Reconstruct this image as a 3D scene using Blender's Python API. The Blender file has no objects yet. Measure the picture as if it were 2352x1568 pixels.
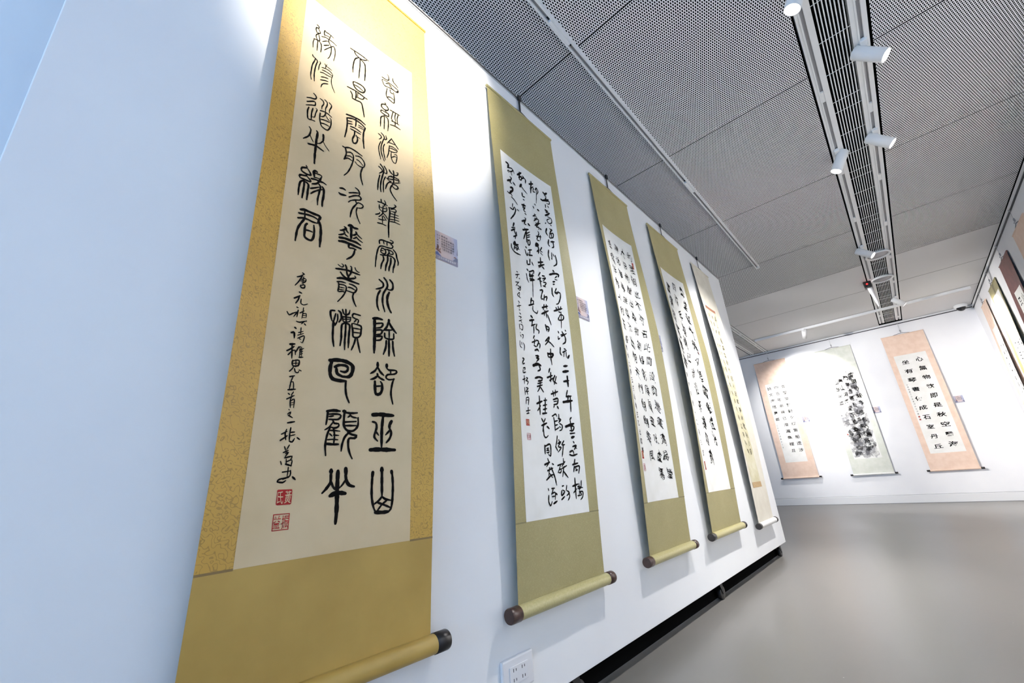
import bpy, bmesh, math, random
from mathutils import Vector, Matrix
C = bpy.context.scene.collection
PI = math.pi
rnd = random.Random(7)

# ------------------------------------------------------------------ camera, world, exposure
LW = dict(day=5.4, gold=420, pan1=150, pan2=330, glare=800, right1=500, right2=480, right3=330, far=210, rear_fill1=260, rear_fill2=80, hid_fill1=400, hid_fill2=310, hid_fill3=420)   # daylight strength, lamp watts
sc = bpy.context.scene
sc.view_settings.view_transform = 'Standard'
sc.view_settings.look = 'None'
sc.view_settings.gamma = 1.0
sc.view_settings.use_curve_mapping = False
sc.view_settings.exposure = 0.0
sc.cycles.max_bounces = 10
sc.cycles.diffuse_bounces = 6
sc.cycles.transparent_max_bounces = 12
sc.cycles.sample_clamp_indirect = 6.0

cam_d = bpy.data.cameras.new('camera')
cam = bpy.data.objects.new('camera', cam_d); C.objects.link(cam)
cam_d.sensor_width = 36.0
cam_d.lens = 36.0*961.806/2352.0
cam_d.clip_start = 0.02
def cam_matrix(yaw, pitch, roll):
    f = Vector((math.cos(pitch)*math.cos(yaw), math.cos(pitch)*math.sin(yaw), math.sin(pitch)))
    r = Vector((math.sin(yaw), -math.cos(yaw), 0)); u = r.cross(f)
    c, s = math.cos(roll), math.sin(roll)
    r2 = r*c + u*s; u2 = u*c - r*s
    return Matrix((r2, u2, -f)).transposed()
cam.matrix_world = Matrix.Translation((0, 0, 0.705)) @ cam_matrix(0.7282884, 0.33209478, -0.07313602).to_4x4()
sc.camera = cam

# daylight that comes in through the window behind the camera
w = bpy.data.worlds.new('sky'); sc.world = w; w.use_nodes = True
wb = w.node_tree.nodes['Background']
wb.inputs[0].default_value = (0.34, 0.60, 1.0, 1); wb.inputs[1].default_value = LW['day']
pl = bpy.data.lights.new('window_portal', 'AREA'); pl.shape = 'RECTANGLE'; pl.size = 5.4; pl.size_y = 2.3
po = bpy.data.objects.new('window_portal', pl); C.objects.link(po)
po.location = (-3.19, 1.75, 1.45); po.rotation_euler = (0, -PI/2, 0)
pl.cycles.is_portal = True

X_FAR, Y_RIGHT, Y_LEFT, X_BACK, Z_CEIL = 9.70, -1.32, 5.5, -3.2, 2.955
Y_PART = 1.0

# ------------------------------------------------------------------ materials
def lin(c):
    return tuple(((v/255.0)/12.92 if v/255.0 <= 0.04045 else ((v/255.0+0.055)/1.055)**2.4) for v in c)
MATS = {}
def mat(name, rgb, rough=0.6, metal=0.0, spec=0.5, emit=None, es=0.0):
    if name in MATS: return MATS[name]
    m = bpy.data.materials.new(name); m.use_nodes = True
    b = m.node_tree.nodes['Principled BSDF']
    b.inputs['Base Color'].default_value = (*lin(rgb), 1)
    b.inputs['Roughness'].default_value = rough; b.inputs['Metallic'].default_value = metal
    b.inputs['Specular IOR Level'].default_value = spec
    if emit:
        b.inputs['Emission Color'].default_value = (*lin(emit), 1); b.inputs['Emission Strength'].default_value = es
    MATS[name] = m
    return m
def nodes(m): return m.node_tree.nodes, m.node_tree.links, m.node_tree.nodes['Principled BSDF']
def noise_mix(m, c1, c2, scale, detail=3, lo=0.35, hi=0.65, bump=0.0, stretch=None):
    """base colour wanders between two close tones; optional bump"""
    N, L, b = nodes(m)
    tc = N.new('ShaderNodeTexCoord'); nz = N.new('ShaderNodeTexNoise'); cr = N.new('ShaderNodeValToRGB')
    src = tc.outputs['Object']
    if stretch:
        mp = N.new('ShaderNodeMapping'); mp.inputs['Scale'].default_value = stretch
        L.new(src, mp.inputs[0]); src = mp.outputs[0]
    nz.inputs['Scale'].default_value = scale; nz.inputs['Detail'].default_value = detail
    cr.color_ramp.elements[0].position = lo; cr.color_ramp.elements[0].color = (*lin(c1), 1)
    cr.color_ramp.elements[1].position = hi; cr.color_ramp.elements[1].color = (*lin(c2), 1)
    L.new(src, nz.inputs['Vector']); L.new(nz.outputs['Fac'], cr.inputs[0]); L.new(cr.outputs[0], b.inputs['Base Color'])
    if bump:
        bp = N.new('ShaderNodeBump'); bp.inputs['Strength'].default_value = bump; bp.inputs['Distance'].default_value = 0.002
        L.new(nz.outputs['Fac'], bp.inputs['Height']); L.new(bp.outputs[0], b.inputs['Normal'])
    return m
def brocade(name, base, base2, line, scale, lw, rough=0.45, k=5.0, fac=1.0):
    """silk woven with a maze of thin winding lines (strongly bent wave bands)"""
    m = mat(name, base, rough); N, L, b = nodes(m)
    tc = N.new('ShaderNodeTexCoord')
    n1 = N.new('ShaderNodeTexWave'); n1.bands_direction = 'DIAGONAL'
    n1.inputs['Scale'].default_value = scale; n1.inputs['Distortion'].default_value = k; n1.inputs['Detail'].default_value = 0.0; n1.inputs['Detail Scale'].default_value = 3.2
    n2 = N.new('ShaderNodeTexNoise'); n2.inputs['Scale'].default_value = 5.0; n2.inputs['Detail'].default_value = 4.0
    lt = N.new('ShaderNodeMath'); lt.operation = 'LESS_THAN'; lt.inputs[1].default_value = lw
    f2 = N.new('ShaderNodeMath'); f2.operation = 'MULTIPLY'; f2.inputs[1].default_value = fac
    cr = N.new('ShaderNodeValToRGB'); mx = N.new('ShaderNodeMix'); mx.data_type = 'RGBA'
    cr.color_ramp.elements[0].position = 0.35; cr.color_ramp.elements[0].color = (*lin(base), 1)
    cr.color_ramp.elements[1].position = 0.65; cr.color_ramp.elements[1].color = (*lin(base2), 1)
    L.new(tc.outputs['Object'], n1.inputs['Vector']); L.new(tc.outputs['Object'], n2.inputs['Vector'])
    L.new(n1.outputs['Fac'], lt.inputs[0]); L.new(lt.outputs[0], f2.inputs[0])
    L.new(n2.outputs['Fac'], cr.inputs[0])
    L.new(f2.outputs[0], mx.inputs['Factor']); L.new(cr.outputs[0], mx.inputs['A']); mx.inputs['B'].default_value = (*lin(line), 1)
    L.new(mx.outputs['Result'], b.inputs['Base Color'])
    bp = N.new('ShaderNodeBump'); bp.inputs['Strength'].default_value = 0.25; bp.inputs['Distance'].default_value = 0.001; bp.invert = True
    L.new(lt.outputs[0], bp.inputs['Height']); L.new(bp.outputs[0], b.inputs['Normal'])
    return m

M_WALL = noise_mix(mat('wall_paint', (236,236,238), 0.6, spec=0.3), (242,242,244), (246,246,247), 3.0, 2, bump=0.03)
M_PANEL = noise_mix(mat('panel_paint', (238,238,240), 0.5, spec=0.35), (242,243,245), (246,247,248), 2.5, 2, bump=0.03)
M_TRIM = mat('white_trim', (236,236,236), 0.45)
M_DARK = mat('dark_gap', (18,18,18), 0.9)
M_VOID = mat('plenum_black', (12,12,12), 1.0, spec=0.0)
M_ALU = mat('aluminium', (190,190,192), 0.35, 0.85)
M_DARKMETAL = mat('dark_metal', (52,52,54), 0.4, 0.6)
M_WHITEMETAL = mat('white_metal', (243,243,242), 0.42)
M_GREYMETAL = mat('grey_channel', (150,150,153), 0.5)
M_BLACK = mat('black_plastic', (22,21,21), 0.35)
M_KNOB_BLACK = mat('black_knob', (24,19,18), 0.3)
M_KNOB_BROWN = noise_mix(mat('rosewood', (52,30,26), 0.3), (44,25,22), (66,40,33), 60, 3, stretch=(1,6,6))
M_INK = mat('ink', (15,13,12), 0.85, spec=0.08)
M_INK_PALE = mat('pale_ink', (96,92,80), 0.7, spec=0.2)
M_SEAL = mat('seal_red', (150,34,34), 0.7, spec=0.2)
M_PAPER_CREAM = noise_mix(mat('cream_paper', (210,189,152), 0.75, spec=0.2), (205,184,147), (215,194,158), 7, 5)
M_PAPER_W = noise_mix(mat('rice_paper', (236,235,230), 0.8, spec=0.2), (232,231,225), (240,239,235), 9, 3)
M_PAPER_A = noise_mix(mat('old_paper', (200,194,166), 0.8, spec=0.2), (190,183,150), (208,203,180), 14, 4)
M_GOLD = brocade('gold_brocade', (192,154,70), (182,145,64), (136,106,50), 34, 0.11, 0.42, 9.0, 0.65)
M_GOLD_PLAIN = noise_mix(mat('gold_silk', (168,139,70), 0.45), (162,133,66), (175,146,76), 6, 5, bump=0.1)
M_OLIVE = brocade('olive_brocade', (150,141,98), (140,132,88), (162,154,112), 38, 0.12, 0.42, 9.0, 0.5)
M_OLIVE_ROLL = noise_mix(mat('olive_roller_silk', (176,168,120), 0.35), (172,164,115), (181,173,126), 160, 2, bump=0.08)
M_CREAMSILK = noise_mix(mat('cream_silk', (214,208,194), 0.5), (209,203,188), (219,214,200), 12, 4)
M_WHITESILK = noise_mix(mat('white_silk', (235,234,230), 0.4), (230,229,225), (240,239,236), 30, 3)
M_PINK = noise_mix(mat('peach_silk', (230,202,182), 0.55), (226,197,176), (234,208,189), 14, 4)
M_PALEGREEN = noise_mix(mat('pale_green_silk', (216,218,206), 0.5), (210,213,200), (222,223,213), 14, 4)
M_MAROON = noise_mix(mat('maroon_silk', (98,52,50), 0.5), (90,46,45), (106,60,56), 14, 4)
M_BROWNBAND = mat('brown_brocade_band', (140,92,70), 0.6)
M_TANBAND = noise_mix(mat('tan_brocade_band', (170,142,100), 0.6), (150,122,84), (186,158,116), 200, 2)
M_LENS = mat('lamp_lens', (255,255,255), 0.3, emit=(255,252,246), es=14.0)
M_LED = mat('red_led', (255,40,40), 0.3, emit=(255,30,30), es=6.0)
M_GLOBE = mat('smoked_dome', (20,20,24), 0.1)

# floor: grey epoxy with a soft sheen, faint clouding and paint specks
M_FLOOR = mat('epoxy_floor', (150,147,142), 0.3, spec=0.5)
def floor_nodes():
    N, L, b = nodes(M_FLOOR)
    tc = N.new('ShaderNodeTexCoord'); n1 = N.new('ShaderNodeTexNoise'); n1.inputs['Scale'].default_value = 0.9; n1.inputs['Detail'].default_value = 5
    cr = N.new('ShaderNodeValToRGB')
    cr.color_ramp.elements[0].position = 0.3; cr.color_ramp.elements[0].color = (*lin((124,122,117)), 1)
    cr.color_ramp.elements[1].position = 0.7; cr.color_ramp.elements[1].color = (*lin((136,133,129)), 1)
    vo = N.new('ShaderNodeTexVoronoi'); vo.inputs['Scale'].default_value = 7.0
    lt = N.new('ShaderNodeMath'); lt.operation = 'LESS_THAN'; lt.inputs[1].default_value = 0.018
    mx = N.new('ShaderNodeMix'); mx.data_type = 'RGBA'; mx.inputs['B'].default_value = (*lin((205,204,198)), 1)
    mr = N.new('ShaderNodeMapRange'); mr.inputs['To Min'].default_value = 0.24; mr.inputs['To Max'].default_value = 0.40
    L.new(tc.outputs['Object'], n1.inputs['Vector']); L.new(tc.outputs['Object'], vo.inputs['Vector'])
    L.new(n1.outputs['Fac'], cr.inputs[0]); L.new(vo.outputs['Distance'], lt.inputs[0])
    L.new(lt.outputs[0], mx.inputs['Factor']); L.new(cr.outputs[0], mx.inputs['A']); L.new(mx.outputs['Result'], b.inputs['Base Color'])
    L.new(n1.outputs['Fac'], mr.inputs['Value']); L.new(mr.outputs[0], b.inputs['Roughness'])
floor_nodes()

# ceiling sheet: white metal punched with staggered slotted holes (real see-through holes onto a dark plenum)
M_CEIL = mat('perforated_ceiling', (246,246,245), 0.5)
def ceil_nodes():
    N, L, b = nodes(M_CEIL)
    PX, PY, AX, AY = 0.0320, 0.0112, 0.0068, 0.0032      # repeat along x (two rows), repeat along y, hole half sizes
    tc = N.new('ShaderNodeTexCoord'); sp = N.new('ShaderNodeSeparateXYZ'); L.new(tc.outputs['Object'], sp.inputs[0])
    def m(op, a, bb):
        n = N.new('ShaderNodeMath'); n.operation = op
        for i, v in enumerate((a, bb)):
            if v is None: continue
            if isinstance(v, (int, float)): n.inputs[i].default_value = v
            else: L.new(v, n.inputs[i])
        return n.outputs[0]
    def cell(v, p, o):
        return m('MULTIPLY', m('SUBTRACT', m('FRACT', m('ADD', m('DIVIDE', v, p), o), None), 0.5), p)
    def hole(o):
        dx = m('DIVIDE', cell(sp.outputs[0], PX, o), AX); dy = m('DIVIDE', cell(sp.outputs[1], PY, o), AY)
        return m('LESS_THAN', m('ADD', m('MULTIPLY', dx, dx), m('MULTIPLY', dy, dy)), 1.0)
    h = m('MAXIMUM', hole(0.0), hole(0.5))
    tr = N.new('ShaderNodeBsdfTransparent'); mx = N.new('ShaderNodeMixShader')
    L.new(h, mx.inputs[0]); L.new(b.outputs[0], mx.inputs[1]); L.new(tr.outputs[0], mx.inputs[2])
    L.new(mx.outputs[0], N['Material Output'].inputs[0])
ceil_nodes()

# ------------------------------------------------------------------ mesh helpers
class MB:
    """collects faces with material slots and links them as one mesh object"""
    def __init__(s): s.v = []; s.f = []; s.mi = []; s.sm = []
    def add(s, vs, fs, mi=0, smooth=False):
        o = len(s.v); s.v += [tuple(p) for p in vs]
        for f in fs: s.f.append([o+i for i in f]); s.mi.append(mi); s.sm.append(smooth)
    def box(s, a, b, mi=0):
        x0,y0,z0 = a; x1,y1,z1 = b
        s.add([(x0,y0,z0),(x1,y0,z0),(x1,y1,z0),(x0,y1,z0),(x0,y0,z1),(x1,y0,z1),(x1,y1,z1),(x0,y1,z1)],
              [(0,3,2,1),(4,5,6,7),(0,1,5,4),(1,2,6,5),(2,3,7,6),(3,0,4,7)], mi)
    def prism(s, prof, axis, a, b, mi=0):
        """closed 2D profile swept straight along an axis (0=x,1=y,2=z)"""
        n = len(prof); vs = []
        for t in (a, b):
            for (p, q) in prof:
                vs.append({0:(t,p,q), 1:(p,t,q), 2:(p,q,t)}[axis])
        s.add(vs, [(i,(i+1)%n,n+(i+1)%n,n+i) for i in range(n)] + [tuple(range(n-1,-1,-1)), tuple(range(n,2*n))], mi)
    def lathe(s, prof, M=None, n=24, mi=0, smooth=True):
        """profile of (radius, z) spun about z, placed by matrix M; ends capped"""
        M = M or Matrix.Identity(4); vs = []; fs = []
        for r, z in prof:
            for i in range(n):
                a = 2*PI*i/n; vs.append(M @ Vector((r*math.cos(a), r*math.sin(a), z)))
        k = len(prof)
        for j in range(k-1):
            for i in range(n): fs.append((j*n+i, j*n+(i+1)%n, (j+1)*n+(i+1)%n, (j+1)*n+i))
        s.add(vs, fs, mi, smooth)
        s.add([vs[i] for i in range(n)], [tuple(range(n-1,-1,-1))], mi); s.add([vs[(k-1)*n+i] for i in range(n)], [tuple(range(n))], mi)
    def tube(s, pts, r, n=8, mi=0):
        pts = [Vector(p) for p in pts]; vs = []; fs = []
        for i, p in enumerate(pts):
            d = (pts[min(i+1,len(pts)-1)] - pts[max(i-1,0)]).normalized()
            u = d.orthogonal().normalized() if i == 0 else (u - d*u.dot(d)).normalized()
            v = d.cross(u)
            rr = r[i] if isinstance(r, (list,tuple)) else r
            for j in range(n): a = 2*PI*j/n; vs.append(p + (u*math.cos(a) + v*math.sin(a))*rr)
        for i in range(len(pts)-1):
            for j in range(n): fs.append((i*n+j, i*n+(j+1)%n, (i+1)*n+(j+1)%n, (i+1)*n+j))
        fs.append(tuple(range(n-1,-1,-1))); fs.append(tuple((len(pts)-1)*n+j for j in range(n)))
        s.add(vs, fs, mi, True)
    def fill(s, me, mats):
        me.from_pydata(s.v, [], s.f); me.update()
        for m in (mats if isinstance(mats, (list,tuple)) else [mats]): me.materials.append(m)
        me.polygons.foreach_set('material_index', s.mi); me.polygons.foreach_set('use_smooth', s.sm)
    def build(s, name, mats, parent=None, bevel=0.0):
        me = bpy.data.meshes.new(name)
        if mats is not None: s.fill(me, mats)
        o = bpy.data.objects.new(name, me); C.objects.link(o)
        if parent: o.parent = parent
        if bevel:
            b = o.modifiers.new('bevel', 'BEVEL'); b.width = bevel; b.segments = 2; b.limit_method = 'ANGLE'
        return o
SHEETS = {}                                   # paper sheets still being written on: object -> (faces so far, materials)
def sheet_slot(pp, m):
    """material slot of an ink on a sheet"""
    mats = SHEETS[pp][1]
    if m not in mats: mats.append(m)
    return mats.index(m)
def tag(o, label, cat, group=None):
    o['label'] = label; o['category'] = cat
    if group: o['group'] = group
    return o
def struct(o): o['kind'] = 'structure'; return o
def empty(name, loc, rz=0.0):
    o = bpy.data.objects.new(name, None); C.objects.link(o); o.location = loc; o.rotation_euler = (0,0,rz); o.empty_display_size = 0.1
    return o
def axis_matrix(p, d):
    """z axis along d, origin p"""
    return Matrix.Translation(p) @ Vector(d).to_track_quat('Z', 'Y').to_matrix().to_4x4()
def copy_tree(o, parent=None):
    c = o.copy(); C.objects.link(c)
    if parent: c.parent = parent
    for ch in o.children: copy_tree(ch, c)
    return c

# ------------------------------------------------------------------ the room
b = MB(); b.box((X_BACK, Y_RIGHT, -0.1), (X_FAR, Y_LEFT, 0.0)); struct(b.build('floor', M_FLOOR))
b = MB(); b.box((X_FAR, Y_RIGHT-0.2, -0.1), (X_FAR+0.2, Y_LEFT+0.2, 3.6)); struct(b.build('wall_far', M_WALL))
b = MB(); b.box((X_BACK-0.2, Y_RIGHT-0.2, -0.1), (X_FAR, Y_RIGHT, 3.6)); struct(b.build('wall_right', M_WALL))
b = MB(); b.box((X_BACK-0.2, Y_LEFT, -0.1), (X_FAR, Y_LEFT+0.2, 3.6)); struct(b.build('wall_left', M_WALL))
b = MB()                                    # wall behind the camera with its wide window opening
wy0, wy1, wz0, wz1 = -0.95, 4.45, 0.3, 2.6
b.box((X_BACK-0.2, Y_RIGHT, -0.1), (X_BACK, wy0, 3.6)); b.box((X_BACK-0.2, wy1, -0.1), (X_BACK, Y_LEFT, 3.6))
b.box((X_BACK-0.2, wy0, -0.1), (X_BACK, wy1, wz0)); b.box((X_BACK-0.2, wy0, wz1), (X_BACK, wy1, 3.6))
struct(b.build('wall_back', M_WALL))
b = MB()
for y in (wy0, 0.4, 1.75, 3.1, wy1-0.05): b.box((X_BACK-0.15, y, wz0), (X_BACK-0.09, y+0.05, wz1))
for z in (wz0, wz1-0.05): b.box((X_BACK-0.15, wy0, z), (X_BACK-0.09, wy1, z+0.05))
struct(b.build('window_1', M_TRIM))

SEAMS = [X_BACK, -2.06, -0.86, 0.345, 1.555, 2.752, 3.985, 5.23, 6.335, 7.40, 8.50, X_FAR-0.012]
S1 = (-0.145, -0.462)       # slot in the ceiling that takes the service strip over the aisle
S2 = (1.975, 1.635)
b = MB(); g = 0.0035
for i in range(len(SEAMS)-1):
    for (ya, yb) in ((Y_RIGHT+0.018, S1[1]), (S1[0], S2[1]), (S2[0], Y_LEFT)):
        x0, x1 = SEAMS[i]+g, SEAMS[i+1]-g
        b.add([(x0,ya,Z_CEIL),(x1,ya,Z_CEIL),(x1,yb,Z_CEIL),(x0,yb,Z_CEIL)], [(0,1,2,3)], 3 if x0 > 6.3 else 0)      # the panels at the far end are plain
        for q in ((x0,x1,ya),(x0,x1,yb)): b.add([(q[0],q[2],Z_CEIL),(q[1],q[2],Z_CEIL),(q[1],q[2],Z_CEIL+0.025),(q[0],q[2],Z_CEIL+0.025)], [(0,1,2,3)], 1)
        for x in (x0, x1): b.add([(x,ya,Z_CEIL),(x,yb,Z_CEIL),(x,yb,Z_CEIL+0.025),(x,ya,Z_CEIL+0.025)], [(0,1,2,3)], 1)
b.add([(X_BACK,Y_RIGHT,3.4),(X_FAR,Y_RIGHT,3.4),(X_FAR,Y_LEFT,3.4),(X_BACK,Y_LEFT,3.4)], [(0,1,2,3)], 2)
for (p, q) in (((X_BACK+.002,Y_RIGHT+.002),(X_FAR-.002,Y_RIGHT+.002)), ((X_FAR-.002,Y_RIGHT+.002),(X_FAR-.002,Y_LEFT-.002)), ((X_FAR-.002,Y_LEFT-.002),(X_BACK+.002,Y_LEFT-.002)), ((X_BACK+.002,Y_LEFT-.002),(X_BACK+.002,Y_RIGHT+.002))):
    b.add([(*p,Z_CEIL+.006),(*q,Z_CEIL+.006),(*q,3.4),(*p,3.4)], [(0,1,2,3)], 2)
struct(b.build('ceiling', [M_CEIL, M_VOID, M_VOID, mat('plain_ceiling', (214,213,212), 0.5)]))

# picture rails and skirting
b = MB()
b.box((X_BACK, Y_RIGHT, 2.905), (X_FAR-0.012, Y_RIGHT+0.016, 2.940)); b.box((X_BACK, Y_RIGHT, 2.897), (X_FAR-0.010, Y_RIGHT+0.012, 2.905), 1)
struct(b.build('trim_1', [M_TRIM, M_DARKMETAL]))
b = MB()
b.box((X_FAR-0.014, Y_RIGHT+0.012, 2.925), (X_FAR, Y_LEFT, 2.945)); b.box((X_FAR-0.010, Y_RIGHT+0.012, 2.913), (X_FAR, Y_LEFT, 2.925), 1)
struct(b.build('trim_2', [M_TRIM, M_DARKMETAL]))
b = MB(); b.prism([(X_FAR-0.014, 0.008), (X_FAR, 0.008), (X_FAR, 0.126), (X_FAR-0.010, 0.126), (X_FAR-0.014, 0.122)], 1, Y_RIGHT+0.014, Y_LEFT)
b.box((X_FAR-0.006, Y_RIGHT+0.014, 0.126), (X_FAR, Y_LEFT, 0.131), 1); b.box((X_FAR-0.010, Y_RIGHT+0.014, 0.0), (X_FAR, Y_LEFT, 0.008), 1)
struct(b.build('baseboard_far', [M_TRIM, M_GREYMETAL]))
b = MB(); b.box((X_BACK, Y_RIGHT, 0.0), (X_FAR, Y_RIGHT+0.013, 0.126)); struct(b.build('baseboard_right', M_TRIM))

# ------------------------------------------------------------------ movable display panels on castors
def caster(parent, x, y, sgn=1):
    m = MB(); m.box((x-0.035, y-0.03, 0.094), (x+0.035, y+0.03, 0.10))
    m.prism([(x-0.022, 0.094), (x+0.022, 0.094), (x+0.03*sgn+0.010, 0.030), (x+0.03*sgn-0.010, 0.030)], 1, y-0.019, y-0.016)
    m.prism([(x-0.022, 0.094), (x+0.022, 0.094), (x+0.03*sgn+0.010, 0.030), (x+0.03*sgn-0.010, 0.030)], 1, y+0.016, y+0.019)
    o = m.build('caster', M_DARKMETAL, parent)
    wv = MB(); wv.lathe([(0.020,-0.013),(0.034,-0.013),(0.036,-0.009),(0.036,0.009),(0.034,0.013),(0.020,0.013)], axis_matrix((x+0.03*sgn, y, 0.036), (0,1,0)), 20)
    wv.build('wheel', M_BLACK, o)
def display_panel(name, x0, x1, yf, thick, label):
    t = empty(name, ((x0+x1)/2, yf, 0)); tag(t, label, 'display panel'); L = (x1-x0)/2
    m = MB(); m.box((-L, 0, 0.103), (L, thick, 2.590)); m.build('panel', M_PANEL, t, 0.002)
    m = MB()                                                   # channelled aluminium rail along the top edge
    m.box((-L, -0.004, 2.575), (L-0.02, 0.0, 2.583)); m.box((-L, -0.001, 2.583), (L-0.02, 0.0, 2.592), 1); m.box((-L, -0.004, 2.592), (L-0.02, thick, 2.600))
    m.build('top_rail', [M_ALU, M_DARKMETAL], t)
    m = MB(); m.box((-L+0.01, 0.012, 0.096), (L-0.01, thick-0.012, 0.103)); m.build('bottom_frame', M_VOID, t)
    m = MB(); m.box((-L+0.02, 0.076, 0.004), (L-0.03, 0.084, 0.096)); m.build('gap_board', M_VOID, t)  # black board added to close the gap against light from behind
    for x in (-L+0.12, -L+1.50, -L+2.97, L-0.10):
        if abs(x) < L: caster(t, x, 0.050); caster(t, x, thick-0.025)
    return t
display_panel('display_panel', -0.152, 4.405, Y_PART, 0.16, 'long white movable display panel carrying the five nearest scrolls')
display_panel('display_panel', -2.6, 0.9, 1.50, 0.16, 'white panel in bluish shade behind the left end of the long panel')

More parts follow.
